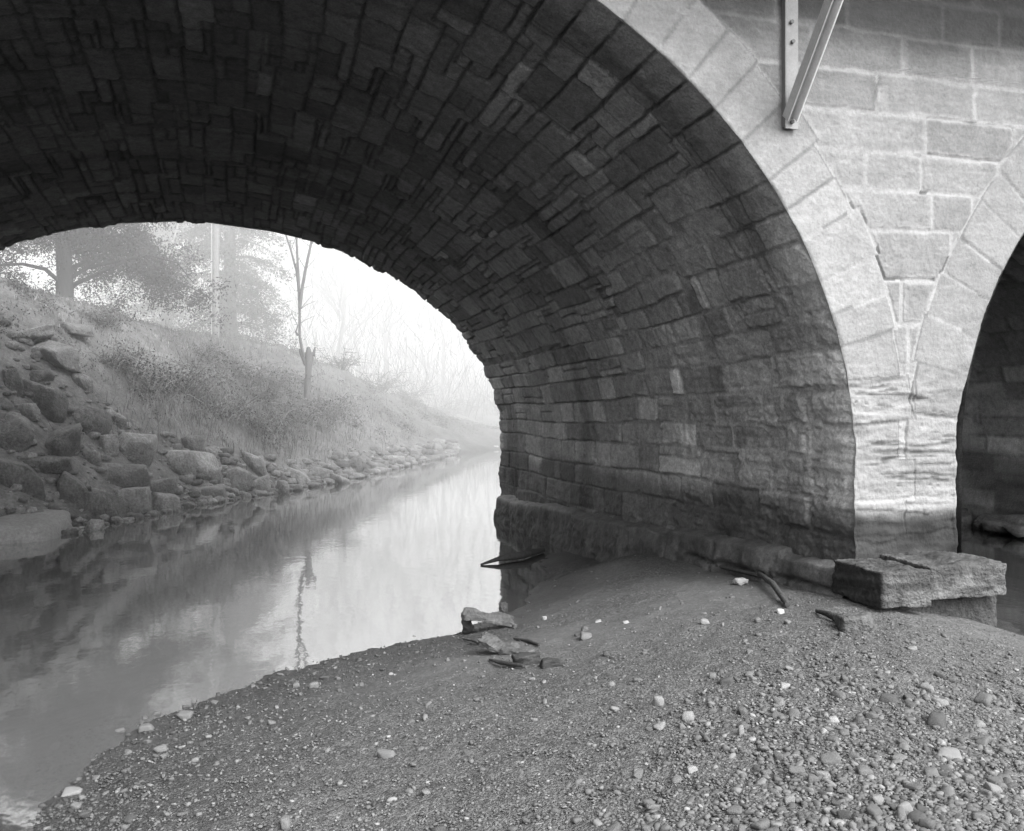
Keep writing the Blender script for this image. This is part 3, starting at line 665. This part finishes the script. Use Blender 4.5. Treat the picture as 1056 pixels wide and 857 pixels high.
for i, (px, py, w, h, lab) in enumerate(PAL):
    P = hit_bar(px, py+h*.35); Zd = P[0]*SA+P[1]*CA; s = Zd/FP*(.62 if 'cobble' in lab else .8)
    pale = any(q in lab for q in ('white', 'pale', 'bright')) and 'margin' not in lab; tone = (.28 if 'white' in lab or 'bright' in lab else .21) if pale else (.07 if 'dark cobble' in lab else .135)
    o = put(peb(i % 10, tone)); o.location = P+np.array([0, 0, h*s*.25]); o.scale = (w*s*1.1, max(w, h)*s*.9, max(h*s*1.05, w*s*.4)) if h < 17 or w > 12 else (w*s*1.1, w*s, h*s*1.1)
    o.rotation_euler = (random.uniform(-.2, .2), random.uniform(-.2, .2), -YAW+random.uniform(-.4, .4)); o['label'] = lab; o['category'] = 'pebble'; o['group'] = 'stones of the gravel bar'; taken.append((px, py))
    if 'under the shallow' in lab: o.location.z -= .01
# the next largest, then the countless rest
cand = []
def scatter(n, size, test):
    out = []
    while len(out) < n:
        px = rng.uniform(-10, 1066, 4000); py = 560+400*rng.random(4000)**.8
        z = -1.65
        r0 = SA+(px-CXP)/FP*CA; r1 = CA-(px-CXP)/FP*SA; Zd = FP*(-z)/(py-CYP)
        x = r0*Zd; y = r1*Zd; zz = Hg(x, y)
        ok = (zz > WZ-.1) & (rng.random(4000) < test(x, y)) & ~((x > 4.1) & (y > 5.2)) & (y > 2.0)
        out += list(zip(x[ok], y[ok], zz[ok]))
    return np.array(out[:n])
def dens_big(x, y): return np.clip(.09+.90*coarse(x, y)**1.5+.55*sst(.16, .02, np.abs(Hg(x, y)-WZ))*sst(2.2, .6, x), 0, 1)
def dens_small(x, y): return (.5+.5*coarse(x, y))*(1-.7*np.clip(silt(x, y), 0, 1))+.35*sst(.12, .0, np.abs(Hg(x, y)-WZ))
B = scatter(270, 0, dens_big)
for i, (x, y, z) in enumerate(B):
    s = random.uniform(.028, .062)*(1 if random.random() < .9 else 1.5); tone = random.choice((.075, .09, .11, .11, .13, .13, .16, .21))
    o = put(peb(i % 10, tone)); o.location = (x, y, z+s*.18); o.scale = (s*random.uniform(.9, 1.5), s*random.uniform(.7, 1.1), s*random.uniform(.4, .8)); o.rotation_euler = (random.uniform(-.3, .3), random.uniform(-.3, .3), random.uniform(0, 6.3))
    o['label'] = 'one of the small loose grey stones strewn over the gravel bar'; o['category'] = 'pebble'; o['group'] = 'stones of the gravel bar'
def gravel(n, lo, hi, dens, sub, acc):
    Q = scatter(n, 0, dens); D, F = ico(sub); prot = [rock(sub, (1, 1, 1), 800+i, 6, .05, .03)[0] for i in range(12)]
    k = rng.integers(0, 12, n); PV = np.stack(prot)[k]
    s = lo*(hi/lo)**(rng.random(n)**2.2); sz = np.stack([s*rng.uniform(.8, 1.5, n), s*rng.uniform(.7, 1.1, n), s*rng.uniform(.4, .85, n)], -1)
    a = rng.uniform(0, 6.283, n); c, sn = np.cos(a), np.sin(a); PV = PV*sz[:, None]
    ta = rng.uniform(-.4, .4, n); PV[:, :, 2] += PV[:, :, 0]*ta[:, None]
    W = np.stack([PV[:, :, 0]*c[:, None]-PV[:, :, 1]*sn[:, None], PV[:, :, 0]*sn[:, None]+PV[:, :, 1]*c[:, None], PV[:, :, 2]], -1)+Q[:, None]+np.stack([0*s, 0*s, s*.12], -1)[:, None]
    nv = D.shape[0]; FF = (F[None]+np.arange(n)[:, None, None]*nv).reshape(-1, 3)
    tn = .105*np.exp(rng.normal(0, .26, n)); tn = np.where(rng.random(n) < .025, .22, tn); wetk = sst(.12, .0, Q[:, 2]-WZ); tn = tn*(1-.4*wetk)
    acc.add(W.reshape(-1, 3), FF, np.repeat(np.clip(tn, .03, .55), nv))
acc = Acc(); gravel(6500, .014, .040, dens_big, 2, acc); gravel(46000, .006, .023, dens_small, 1, acc)
tag(acc.build('loose_gravel', M_peb), kind='stuff')

# ------------------------------------------------------------------ driftwood, rotted timber and litter on the bar
def slab(name, px, py, L, W_, T, rz, tiltx, tilty, alb, seed, lab, cat, lift=0., amp=.03, bend=0.):
    P = hit_bar(px, py); V, F = blob_box((L, W_, T), 34, .12, amp, 7, seed)
    e = fbm(V[:, 0]*6, V[:, 1]*0+seed, seed, 3); V[:, 1] += e*.05; V[:, 0] += fbm(V[:, 1]*8, V[:, 0]*0+seed, seed+1, 3)*.05; V[:, 2] += bend*(V[:, 0]/L)**2
    a = alb*(1+.5*fbm(V[:, 0]*12, V[:, 1]*12, seed+3, 4))
    o = mesh(name, V, F, M_wood, None, a, True, P+np.array([0, 0, lift])); o.rotation_euler = (tiltx, tilty, rz); return tag(o, lab, cat)
slab('rotted_timber', 502, 650, .42, .20, .035, -.15, .10, .16, .085, 31, 'rotted board propped up at the water edge with light showing under it', 'driftwood', .115, .034, -.06)
slab('rotted_timber', 484, 652, .16, .05, .05, 1.2, .5, 1.0, .09, 32, 'short decayed stub holding up the propped board', 'driftwood', .05, .02)
slab('rotted_timber', 524, 672, .40, .16, .05, -.75, .08, .12, .08, 33, 'half buried cracked plank below the propped board', 'driftwood', .015, .045, .05)
for k, (px, py, s, sd) in enumerate(((544, 684, .17, 41), (568, 687, .13, 42))):
    P = hit_bar(px, py); V, F = rock(4, (s*1.4, s, s*.7), 900+sd, 7, .05, .14)
    tag(mesh('rotted_lump', V, F, M_wood, None, .035+.02*fbm(V[:, 0]*30, V[:, 1]*30, sd, 3), True, P+np.array([0, 0, s*.15])), ['dark crumbling lump at the end of the cracked plank', 'small black lump of decayed wood right of the other'][k], 'driftwood')
P = hit_bar(519, 632); V, F = rock(3, (.10, .09, .14), 950, 7, .06, .06); tag(mesh('stone', V, F, M_rock, None, np.full(len(V), .07), True, P+np.array([0, 0, .04])), 'dark upright stone at the water behind the propped board', 'stone')
acc = Acc(); a = at_z(496, 583, WZ); b = at_z(540, 577, WZ); c = at_z(560, 570, WZ)
acc.tube([a+[0, 0, .01], a*.6+b*.4+[0, 0, .05], b+[0, 0, .06], c+[0, 0, .04]], [.012, .03, .05, .035], 8, .06); acc.tube([b+[0, 0, .06], b+[.15, .2, .14], b+[.2, .35, .2]], [.03, .02, .008], 6, .06)
tag(acc.build('branch', M_bark, None, True, tuple(a)), 'dark branch reaching out over the water from the tip of the gravel', 'branch')
acc = Acc(); a = hit_bar(783, 600); b = hit_bar(812, 628); acc.tube([a+[0, 0, .07], (a+b)/2+[.02, .02, .075], b+[0, 0, .03]], [.018, .024, .020], 8, .06)
tag(acc.build('branch', M_bark, None, True, tuple(a)), 'dark bare limb lying against the foot of the barrel wall', 'branch')
acc = Acc(); a = hit_bar(692, 575); b = hit_bar(786, 601); acc.tube([a+[0, 0, .02], a*.6+b*.4+[.03, 0, .03], b+[0, 0, .05]], [.014, .02, .016], 6, .05)
tag(acc.build('branch', M_bark, None, True, tuple(a)), 'long thin stick along the edge of the silt beside the wall', 'branch')
acc = Acc(); a = hit_bar(842, 633); b = hit_bar(868, 645); acc.tube([a+[0, 0, .02], (a+b)/2+[0, 0, .035], b+[0, 0, .02]], [.012, .022, .02], 6, .03)
tag(acc.build('branch', M_bark, None, True, tuple(a)), 'short black stick before the pier corner', 'branch')
P = hit_bar(764, 603); V, F = blob_box((.11, .06, .035), 12, .3, .022, 18, 51); tag(mesh('crumpled_paper', V, F, M_paper, None, np.full(len(V), .3), True, P+np.array([0, 0, .03])), 'pale crumpled scrap lying beside the wall at the end of the stick', 'litter')
P = hit_bar(804, 632); V, F = rock(3, (.05, .05, .04), 955, 7, .06, .06); tag(mesh('stone', V, F, M_peb, None, np.full(len(V), .4), True, P+np.array([0, 0, .01])), 'tiny pale stone at the lower end of the bare limb', 'stone')
for k, (ax, ay, bx, by, rr, lab) in enumerate(((476, 660, 498, 668, .010, 'thin dark splinter lying before the propped board'), (530, 660, 556, 668, .014, 'crooked splinter beside the cracked plank'), (508, 640, 530, 648, .012, 'broken stick lying on top of the propped board end'), (505, 682, 540, 690, .016, 'short dark stick under the cracked plank'))):
    a = hit_bar(ax, ay); b = hit_bar(bx, by); acc = Acc(); m = (a+b)/2+np.array([random.uniform(-.04, .04), 0, .02]); acc.tube([a+[0, 0, .012], m, b+[0, 0, .02]], [rr*.5, rr, rr*.7], 6, .05)
    tag(acc.build('stick', M_bark, None, True, tuple(a)), lab, 'stick')
# a block fallen at the pier corner
P = hit_bar(884, 650); V, F = rock(4, (.34, .22, .18), 957, 8, .06, .06); tag(mesh('stone', V, F, M_rock, None, np.full(len(V), .085), True, P+np.array([0, .05, .03])), 'broken stone half buried under the corner of the pier footing', 'stone')
# rubble at the foot of the next pier, seen through the right arch
for k in range(9):
    y = 10.5+k*.21; V, F = rock(3, (random.uniform(.3, .7), random.uniform(.3, .6), random.uniform(.2, .45)), 970+k, 8, .06, .05)
    tag(mesh('stone', V, F, M_rock, None, np.full(len(V), random.uniform(.10, .22)), True, (11.15+random.uniform(-.25, .1), y, WZ+.02+random.uniform(0, .12))), 'broken stone heaped at the foot of the far pier inside the right arch', 'stone', 'rubble inside the right arch')

# ------------------------------------------------------------------ vegetation
def grass(n, name, region, L, w, tone, seed):
    r = np.random.default_rng(seed); out = []
    while sum(len(o) for o in out) < n:
        x = r.uniform(-8, 16, 20000); y = r.uniform(15.5, 48, 20000); z = Hb(x, y)
        out.append(np.stack([x, y, z], -1)[r.random(20000) < region(x, y, z)])
    P = np.concatenate(out)[:n]; a = r.uniform(0, 6.283, n); l = L*r.uniform(.4, 1.3, n)*(1+.9*fbm(P[:, 0]*1.7, P[:, 1]*1.7, seed+370, 3)); lean = r.uniform(.3, 1.7, n)
    d = np.stack([np.cos(a), np.sin(a), 0*a], -1); s = np.stack([-np.sin(a), np.cos(a), 0*a], -1)*(w*r.uniform(.5, 1.4, n))[:, None]
    up = np.array([0, 0, 1.]); m = P+up*(l*.6)[:, None]+d*(l*lean*.3)[:, None]; t = P+up*(l*(1-.45*lean))[:, None]+d*(l*lean*.9)[:, None]; P = P-up*.03
    V = np.stack([P-s, P+s, m+s*.7, m-s*.7, t], 1).reshape(-1, 3); b = np.arange(n)[:, None]*5
    tn = np.repeat(np.clip(tone*np.exp(r.normal(0, .35, n)+.75*fbm(P[:, 0]*1.1, P[:, 1]*1.1, seed+360, 3)), .02, .5), 5)
    return mesh(name, V, [b+np.array([[0, 1, 2, 3]]), b+np.array([[3, 2, 4]])], M_leaf, None, tn, False)
def reg_grass(x, y, z):
    px, py, Z = project(np.stack([x, y, z], -1)); low = np.interp(px, [-50, 0, 60, 130, 200, 280, 340, 400, 470], [350, 350, 360, 425, 448, 470, 465, 455, 450])
    return sst(8, -14, py-low+25*fbm(x*1.3, y*1.3, 350, 2))*(z > -1.5)*(.1+.9*sst(-.2, .35, fbm(x*.8, y*.8, 351, 3)+.1))
tag(grass(80000, 'bank_grass', reg_grass, .085, .008, .15, 1), kind='stuff')
def reg_bram(x, y, z):
    px, py, Z = project(np.stack([x, y, z], -1)); return np.exp(-((px-200)/75)**2-((py-415)/40)**2)+np.exp(-((px-300)/60)**2-((py-440)/30)**2)*.8
tag(grass(16000, 'bramble_stems', reg_bram, .40, .0045, .10, 2), kind='stuff')

def leaves(acc, C, n, spread, size, tone, r, droop=0.):
    """n small leaf faces about each clump centre"""
    C = np.asarray(C); m = len(C)*n; P = np.repeat(C, n, 0)+r.normal(size=(m, 3))*spread
    P[:, 2] -= droop*np.abs(r.normal(size=m))
    u = r.normal(size=(m, 3)); u /= np.linalg.norm(u, axis=1)[:, None]; v = np.cross(u, r.normal(size=(m, 3))); v /= np.linalg.norm(v, axis=1)[:, None]+1e-6
    s = (size*r.uniform(.5, 1.4, m))[:, None]
    V = np.stack([P-u*s, P+v*s*.45, P+u*s, P-v*s*.45], 1).reshape(-1, 3)
    ct = np.repeat(np.clip(tone*np.exp(r.normal(0, .3, len(C))), .01, .3), n*4)
    acc.add(V, np.arange(m*4).reshape(-1, 4), ct)

r = np.random.default_rng(15); C = []
while len(C) < 1500:
    x = r.uniform(-8, 14, 3000); y = r.uniform(15.5, 44, 3000); z = Hb(x, y); k = r.random(3000) < reg_grass(x, y, z)*sst(-.05, .35, fbm(x*.55+7, y*.55, 380, 3))
    C += list(np.stack([x, y, z+.06], -1)[k])
acc = Acc(); leaves(acc, C[:1500], 45, np.array([.13, .13, .07]), .028, .10, r); tag(acc.build('weed_cover', M_leaf, None, False), kind='stuff')

def broad_evergreen(px, py, Z, lab):
    r = np.random.default_rng(21); B0 = at_d(px, py, Z); B0[2] = Hb(B0[0], B0[1])-.1
    root = tag(empty('evergreen_tree', tuple(B0)), lab, 'tree'); acc = Acc(); lv = Acc(); C = []
    acc.tube([[0, 0, 0], [.03, 0, 1.2], [-.05, 0, 2.6], [.1, 0, 4.4], [.2, 0, 6.5]], [.27, .22, .2, .15, .06], 10, .05)
    for i in range(40):
        h = r.uniform(.9, 5.0); a = r.uniform(0, 6.283); L = r.uniform(2.0, 4.2)*(1-.06*h); d = np.array([math.cos(a), math.sin(a), 0])
        p = [np.array([.05, 0, h])]; 
        for k in range(1, 6): p.append(np.array([.05, 0, h])+d*L*k/5+np.array([0, 0, .9*math.sin(k/5*2.4)-.28*k*k/5*.6])+r.normal(size=3)*.12)
        acc.tube(p, np.linspace(.07, .012, 6), 5, .045)
        for k in range(2, 6):
            for q in range(4): C.append(p[k]+r.normal(size=3)*[.5, .5, .22]-[0, 0, .15])
    leaves(lv, C, 150, np.array([.20, .20, .09]), .042, .04, r, .22)
    acc.build('trunk', M_bark, root); lv.build('crown', M_leaf, root, False)
broad_evergreen(66, 309, 26, 'broad evergreen tree with a stout trunk and drooping boughs on top of the bank')

def conifer(px, py, Z, H, R, lab, seed, tone=.06):
    r = np.random.default_rng(seed); B0 = at_d(px, py, Z); B0[2] = Hb(B0[0], B0[1])-.2
    root = tag(empty('conifer_tree', tuple(B0)), lab, 'tree', 'conifers behind the bank'); acc = Acc(); lv = Acc(); C = []
    acc.tube([[0, 0, 0], [0, 0, H*.5], [.1, 0, H]], [.3, .18, .02], 8, .05)
    h = .9
    while h < H-.3:
        for q in range(9):
            a = r.uniform(0, 6.283); L = R*(1-h/H)**.75*r.uniform(.6, 1.1)+.2; d = np.array([math.cos(a), math.sin(a), 0]); hh = h+r.uniform(-.25, .25)
            p = [np.array([0, 0, hh])+d*L*t+np.array([0, 0, .12*L*t-.42*L*t*t]) for t in (0, .35, .7, 1)]
            acc.tube(p, np.linspace(.035, .006, 4), 4, .05)
            for t in np.arange(.2, 1.02, .11): C.append(np.array([0, 0, hh])+d*L*t+np.array([0, 0, .12*L*t-.42*L*t*t])+r.normal(size=3)*[.14, .14, .03]*1)
        h += .62
    leaves(lv, C, 60, np.array([.16, .16, .05]), .05, tone, r, .20)
    acc.build('trunk', M_bark, root); lv.build('crown', M_leaf, root, False)
conifer(237, 345, 37, 14, 3.1, 'tall drooping conifer right behind the utility pole', 31)
conifer(172, 330, 44, 17, 3.9, 'hazier conifer farther left behind the slanting guy wire', 32)

def bare(root, H, r0, r, nsub=3, first=.3, spread=.6, tone=.09, twig=.006, up=.35, kids=5):
    acc = Acc()
    def grow(p, d, L, rad, lev):
        P = [p]; 
        for k in range(4):
            d = d+r.normal(size=3)*.10+np.array([0, 0, up*.12]); d /= np.linalg.norm(d); P.append(P[-1]+d*L/4)
        acc.tube(P, np.linspace(rad, max(rad*.45, twig*.7), 5), 5 if lev < 2 else 3, tone)
        if lev < nsub:
            for k in range(kids):
                t = r.uniform(first if lev == 0 else .15, 1); i = min(int(t*4), 3); q = P[i]+(P[i+1]-P[i])*(t*4-i)
                dd = d+r.normal(size=3)*spread; dd[2] = abs(dd[2])*.6+up*.5; dd /= np.linalg.norm(dd); grow(q, dd, L*r.uniform(.35, .62), max(rad*.45, twig), lev+1)
    grow(np.zeros(3), np.array([r.normal()*.06, r.normal()*.06, 1.]), H, r0, 0)
    return acc
# the pollarded sapling on the bank: swollen stump and three long bare stems
B0 = hit_bank(317, 417); Zt = B0[0]*SA+B0[1]*CA
def rel(px, py, dz=0): return at_d(px, py, Zt+dz)-B0
root = tag(empty('bare_sapling', tuple(B0)), 'thin bare tree with a knobbly stump and long upright stems on the bank slope', 'tree')
acc = Acc(); acc.tube([rel(318, 420), rel(317, 400), rel(318, 385), rel(319, 368), rel(318, 358)], [.13, .10, .09, .13, .05], 9, .10)
acc.tube([rel(319, 372), rel(323, 366), rel(325, 358)], [.08, .06, .02], 7, .10); acc.tube([rel(316, 376), rel(311, 366), rel(309, 360)], [.08, .05, .04], 7, .10)
acc.build('trunk', M_bark, root)
for P, R in (([(313, 368), (309, 348), (309, 320), (308, 300), (306, 280), (300, 258), (294, 240), (290, 220), (284, 190)], .05), ([(309, 318), (311, 300), (315, 278), (320, 255), (323, 238), (327, 215), (330, 190)], .06), ([(308, 300), (307, 275), (306, 250), (305, 225), (303, 200)], .05), ([(307, 346), (305, 342), (307, 336)], .04)):
    acc = Acc(); r = np.random.default_rng(5); q = [rel(*p) + np.array([0, r.normal()*.05, 0]) for p in P]; acc.tube(q, np.linspace(R, R*.4, len(q)), 6, .10)
    for k in range(2, len(q)):
        for s in range(2):
            e = q[k]+np.array([r.uniform(-1, 1)*.5, r.uniform(-.4, .4), r.uniform(.2, .7)]); m = (q[k]+e)/2+r.normal(size=3)*.06; acc.tube([q[k], m, e], [.012, .009, .005], 3, .10)
    acc.build('stem', M_bark, root)
# misty bare trees and brush beyond the bend
FAR = [(262, 362, 62, 9, 'faint bare tree between the conifer and the thin bare tree'), (345, 385, 58, 8, 'faint bare tree just right of the thin bare tree'), (372, 395, 70, 11, 'tall misty bare tree above the brush'), (402, 405, 64, 8, 'misty bare tree over the far end of the bank'),
       (428, 415, 76, 11, 'misty slender tree left of the barrel edge'), (455, 428, 66, 8, 'misty small tree above the river bend'), (480, 436, 72, 9, 'misty bare tree beside the arch edge'), (505, 440, 80, 10, 'faintest tree closest to the arch edge'), (325, 372, 84, 12, 'faintest tall tree behind the thin bare tree')]
for i, (px, py, Z, H, lab) in enumerate(FAR):
    r = np.random.default_rng(60+i); P = at_d(px, py, Z); P[2] = Hb(P[0], P[1])-.1
    root = tag(empty('bare_tree', tuple(P)), lab, 'tree', 'misty trees beyond the bend'); bare(root, H, .17, r, 3, .2, .55, .08, .014, .45, 7).build('trunk_and_branches', M_bark, root)
BRU = [(392, 432, 39, 1.6, 'low tangle of bare brush where the bank falls to the water'), (420, 440, 42, 1.8, 'arching bare brush farther along the bank'), (352, 410, 35, 1.1, 'small bare bush above the recession of the bank'), (446, 446, 46, 2.2, 'faint bush near the river bend'), (272, 420, 24.5, 1.0, 'leafless bush left of the knobbly stump'), (480, 446, 52, 2.4, 'pale bush at the far side of the bend'), (510, 448, 54, 2.6, 'pale bush touching the arch edge')]
for i, (px, py, Z, H, lab) in enumerate(BRU):
    r = np.random.default_rng(90+i); P = at_d(px, py, Z); P[2] = Hb(P[0], P[1])-.05
    acc = Acc()
    for k in range(26):
        a = r.uniform(0, 6.283); L = H*r.uniform(.5, 1.2); d = np.array([math.cos(a), math.sin(a), 0])*r.uniform(.3, 1); s = d*.1*H*r.uniform(0, 3)
        q = [s+d*L*t+np.array([0, 0, L*(1.1*t-.6*t*t*r.uniform(.5, 1.5))]) for t in (0, .3, .6, 1)]; acc.tube(q, [.016, .013, .01, .006], 3, .1)
        for m in range(7):
            b = q[1]+(q[3]-q[1])*r.random(); e = b+r.normal(size=3)*.22*H*np.array([1, 1, .6]); acc.tube([b, (b+e)/2+r.normal(size=3)*.03, e], [.008, .007, .005], 3, .1)
    acc.V = [v+P for v in acc.V]; tag(acc.build('bare_bush', M_bark, None, True, tuple(P)), lab, 'bush', 'bare bushes along the bank')
r = np.random.default_rng(140); acc = Acc()
for i in range(5200):
    px = r.uniform(225, 560); Z = r.uniform(48, 84); P = at_d(px, 430, Z); P[2] = Hb(P[0], P[1])
    h = r.random()**1.8*9; q = P+np.array([0, 0, h]); L = r.uniform(.6, 2.2); d = np.array([r.normal()*.35, r.normal()*.35, 1]); d /= np.linalg.norm(d)
    acc.tube([q, q+d*L*.5+r.normal(size=3)*.1, q+d*L], [.022, .016, .008], 3, .08)
tag(acc.build('misty_thicket', M_bark), kind='stuff')
BRM = [(192, 402, 1.0, 'brambles arching above the squared block'), (232, 432, 1.1, 'dense brambles overhanging the waterline rocks in the middle of the bank'), (268, 446, 1.0, 'dark brambles drooping toward the water left of the white-faced stone'), (150, 398, .8, 'small bramble clump near the top of the rip-rap'),
       (300, 432, .9, 'brambles below the knobbly stump'), (252, 392, .8, 'low bramble clump in the open grass'), (118, 378, .6, 'little bramble clump right of the broad flat slab'), (335, 428, .9, 'brambles to the right of the knobbly stump'), (212, 372, .7, 'bramble clump below the utility pole'), (100, 332, .5, 'weedy clump on the brow of the bank'), (290, 398, .7, 'bramble clump left of the sapling base')]
for i, (px, py, H, lab) in enumerate(BRM):
    r = np.random.default_rng(170+i); P = hit_bank(px, py); acc = Acc(); C = []
    for k in range(60):
        a = r.uniform(0, 6.283); L = H*r.uniform(.5, 1.5); d = np.array([math.cos(a), math.sin(a), 0]); s0 = r.normal(size=3)*[.35*H, .35*H, 0]; bnd = r.uniform(.7, 1.5)
        q = [s0+d*L*t+np.array([0, 0, L*(1.3*t-bnd*t*t)-.05]) for t in (0, .25, .5, .75, 1)]; acc.tube(q, [.009, .008, .007, .006, .004], 3, .11 if k % 4 else .2)
        C += [q[k2]+r.normal(size=3)*.05 for k2 in (1, 2, 3, 4)]
    leaves(acc, C, 6, .10, .03, .075, r, .05); acc.V = [v+P for v in acc.V]
    tag(acc.build('bramble_bush', M_leaf, None, False, tuple(P)), lab, 'bush', 'brambles on the left bank')
# pale drift of broken stone and foam where the river turns
for i, (px, py, w) in enumerate(((468, 464, 6), (474, 462, 8), (481, 462, 6), (487, 461, 9), (493, 460, 6), (498, 461, 8), (504, 460, 6), (509, 461, 8), (514, 460, 7))):
    P = at_z(px, py+2, WZ); s = (P[0]*SA+P[1]*CA)/FP; V, F = rock(3, (w*s*1.3, w*s, w*s*.55), 990+i, 7, .06, .06)
    tag(mesh('pale_rock', V, F, M_peb, None, np.full(len(V), .42), True, P+np.array([0, 0, .05])), 'bright pale rock at the water where the river bends', 'rock', 'pale rocks at the bend')

# utility pole with its guy wire
P = at_d(222, 344, 29); P[2] = Hb(P[0], P[1])-.2; root = tag(empty('utility_pole', tuple(P)), 'tall pale utility pole standing on top of the bank', 'utility pole')
acc = Acc(); acc.tube([[0, 0, 0], [0, 0, 5], [0, 0, 9.5]], [.125, .115, .09], 12, .2); acc.build('post', M_wood, root)
acc = Acc(); acc.tube([[-.11, -.08, .2], [-.105, -.08, 5], [-.08, -.07, 9]], .018, 6, .4); acc.build('ground_wire_guard', M_steel, root)
acc = Acc(); acc.add(*boxmesh(-1.2, 1.2, -.06, .06, 8.9, 9.02), .2); acc.build('crossarm', M_wood, root, False)
acc = Acc()
a = at_d(164, 299, 28)-P; acc.tube([a, np.array([-.05, 0, 7.6])], .022, 5, .45); acc.build('guy_wire', M_steel, root)

# ------------------------------------------------------------------ mist hanging over the water beyond the bridge
for dens, y0, y1 in ((.019, 15.6, 34), (.042, 34.01, 118)):
    fm = bpy.data.materials.new('mist'); fm.use_nodes = True; t = fm.node_tree; t.nodes.remove(t.nodes['Principled BSDF'])
    vs_ = N(t, 'ShaderNodeVolumeScatter'); vs_.inputs['Color'].default_value = (1, 1, 1, 1); vs_.inputs['Density'].default_value = dens; vs_.inputs['Anisotropy'].default_value = 0.
    t.links.new(vs_.outputs[0], t.nodes['Material Output'].inputs['Volume'])
    V, F = boxmesh(-70, 100, y0, y1, -3.1, 24); tag(mesh('mist', V, F, fm, None, None, False), kind='structure')

# ------------------------------------------------------------------ light
EL = math.radians(44); AZ = math.radians(155)
w = bpy.data.worlds.new('World'); sc.world = w; w.use_nodes = True; t = w.node_tree; bg = t.nodes['Background']
sky = N(t, 'ShaderNodeTexSky'); sky.sky_type = 'NISHITA'; sky.sun_disc = False; sky.sun_elevation = EL; sky.sun_rotation = AZ; sky.air_density = 1.0; sky.dust_density = 5.0; sky.ozone_density = 1
bw = N(t, 'ShaderNodeRGBToBW'); t.links.new(sky.outputs[0], bw.inputs[0]); t.links.new(bw.outputs[0], bg.inputs['Color']); bg.inputs['Strength'].default_value = .60
sd = bpy.data.lights.new('sun', 'SUN'); sd.energy = .75; sd.angle = math.radians(12); so = put(bpy.data.objects.new('sun', sd))
tos = Vector((math.sin(AZ)*math.cos(EL), math.cos(AZ)*math.cos(EL), math.sin(EL))); so.rotation_euler = (-tos).to_track_quat('-Z', 'Y').to_euler(); so.location = tos*30

for o in list(sc.objects):
    if o.parent is None: o.location.z += EYE
# ------------------------------------------------------------------ camera
cd = bpy.data.cameras.new('camera'); cam = put(bpy.data.objects.new('camera', cd)); cam.location = (0, 0, EYE); cam.rotation_euler = (math.radians(90), 0, -YAW)
cd.sensor_width = 36; cd.lens = 36*FP/1056; cd.shift_y = -(428.5-CYP)/1056; cd.clip_start = .05; cd.clip_end = 1000
sc.camera = cam
sc.view_settings.view_transform = 'Standard'; sc.view_settings.look = 'None'; sc.view_settings.exposure = 0; sc.view_settings.gamma = 1
cy = sc.cycles; cy.use_denoising = True; cy.denoiser = 'OPENIMAGEDENOISE'; cy.volume_bounces = 3; cy.max_bounces = 8; cy.diffuse_bounces = 4; cy.transparent_max_bounces = 8; cy.caustics_reflective = False; cy.sample_clamp_indirect = 6
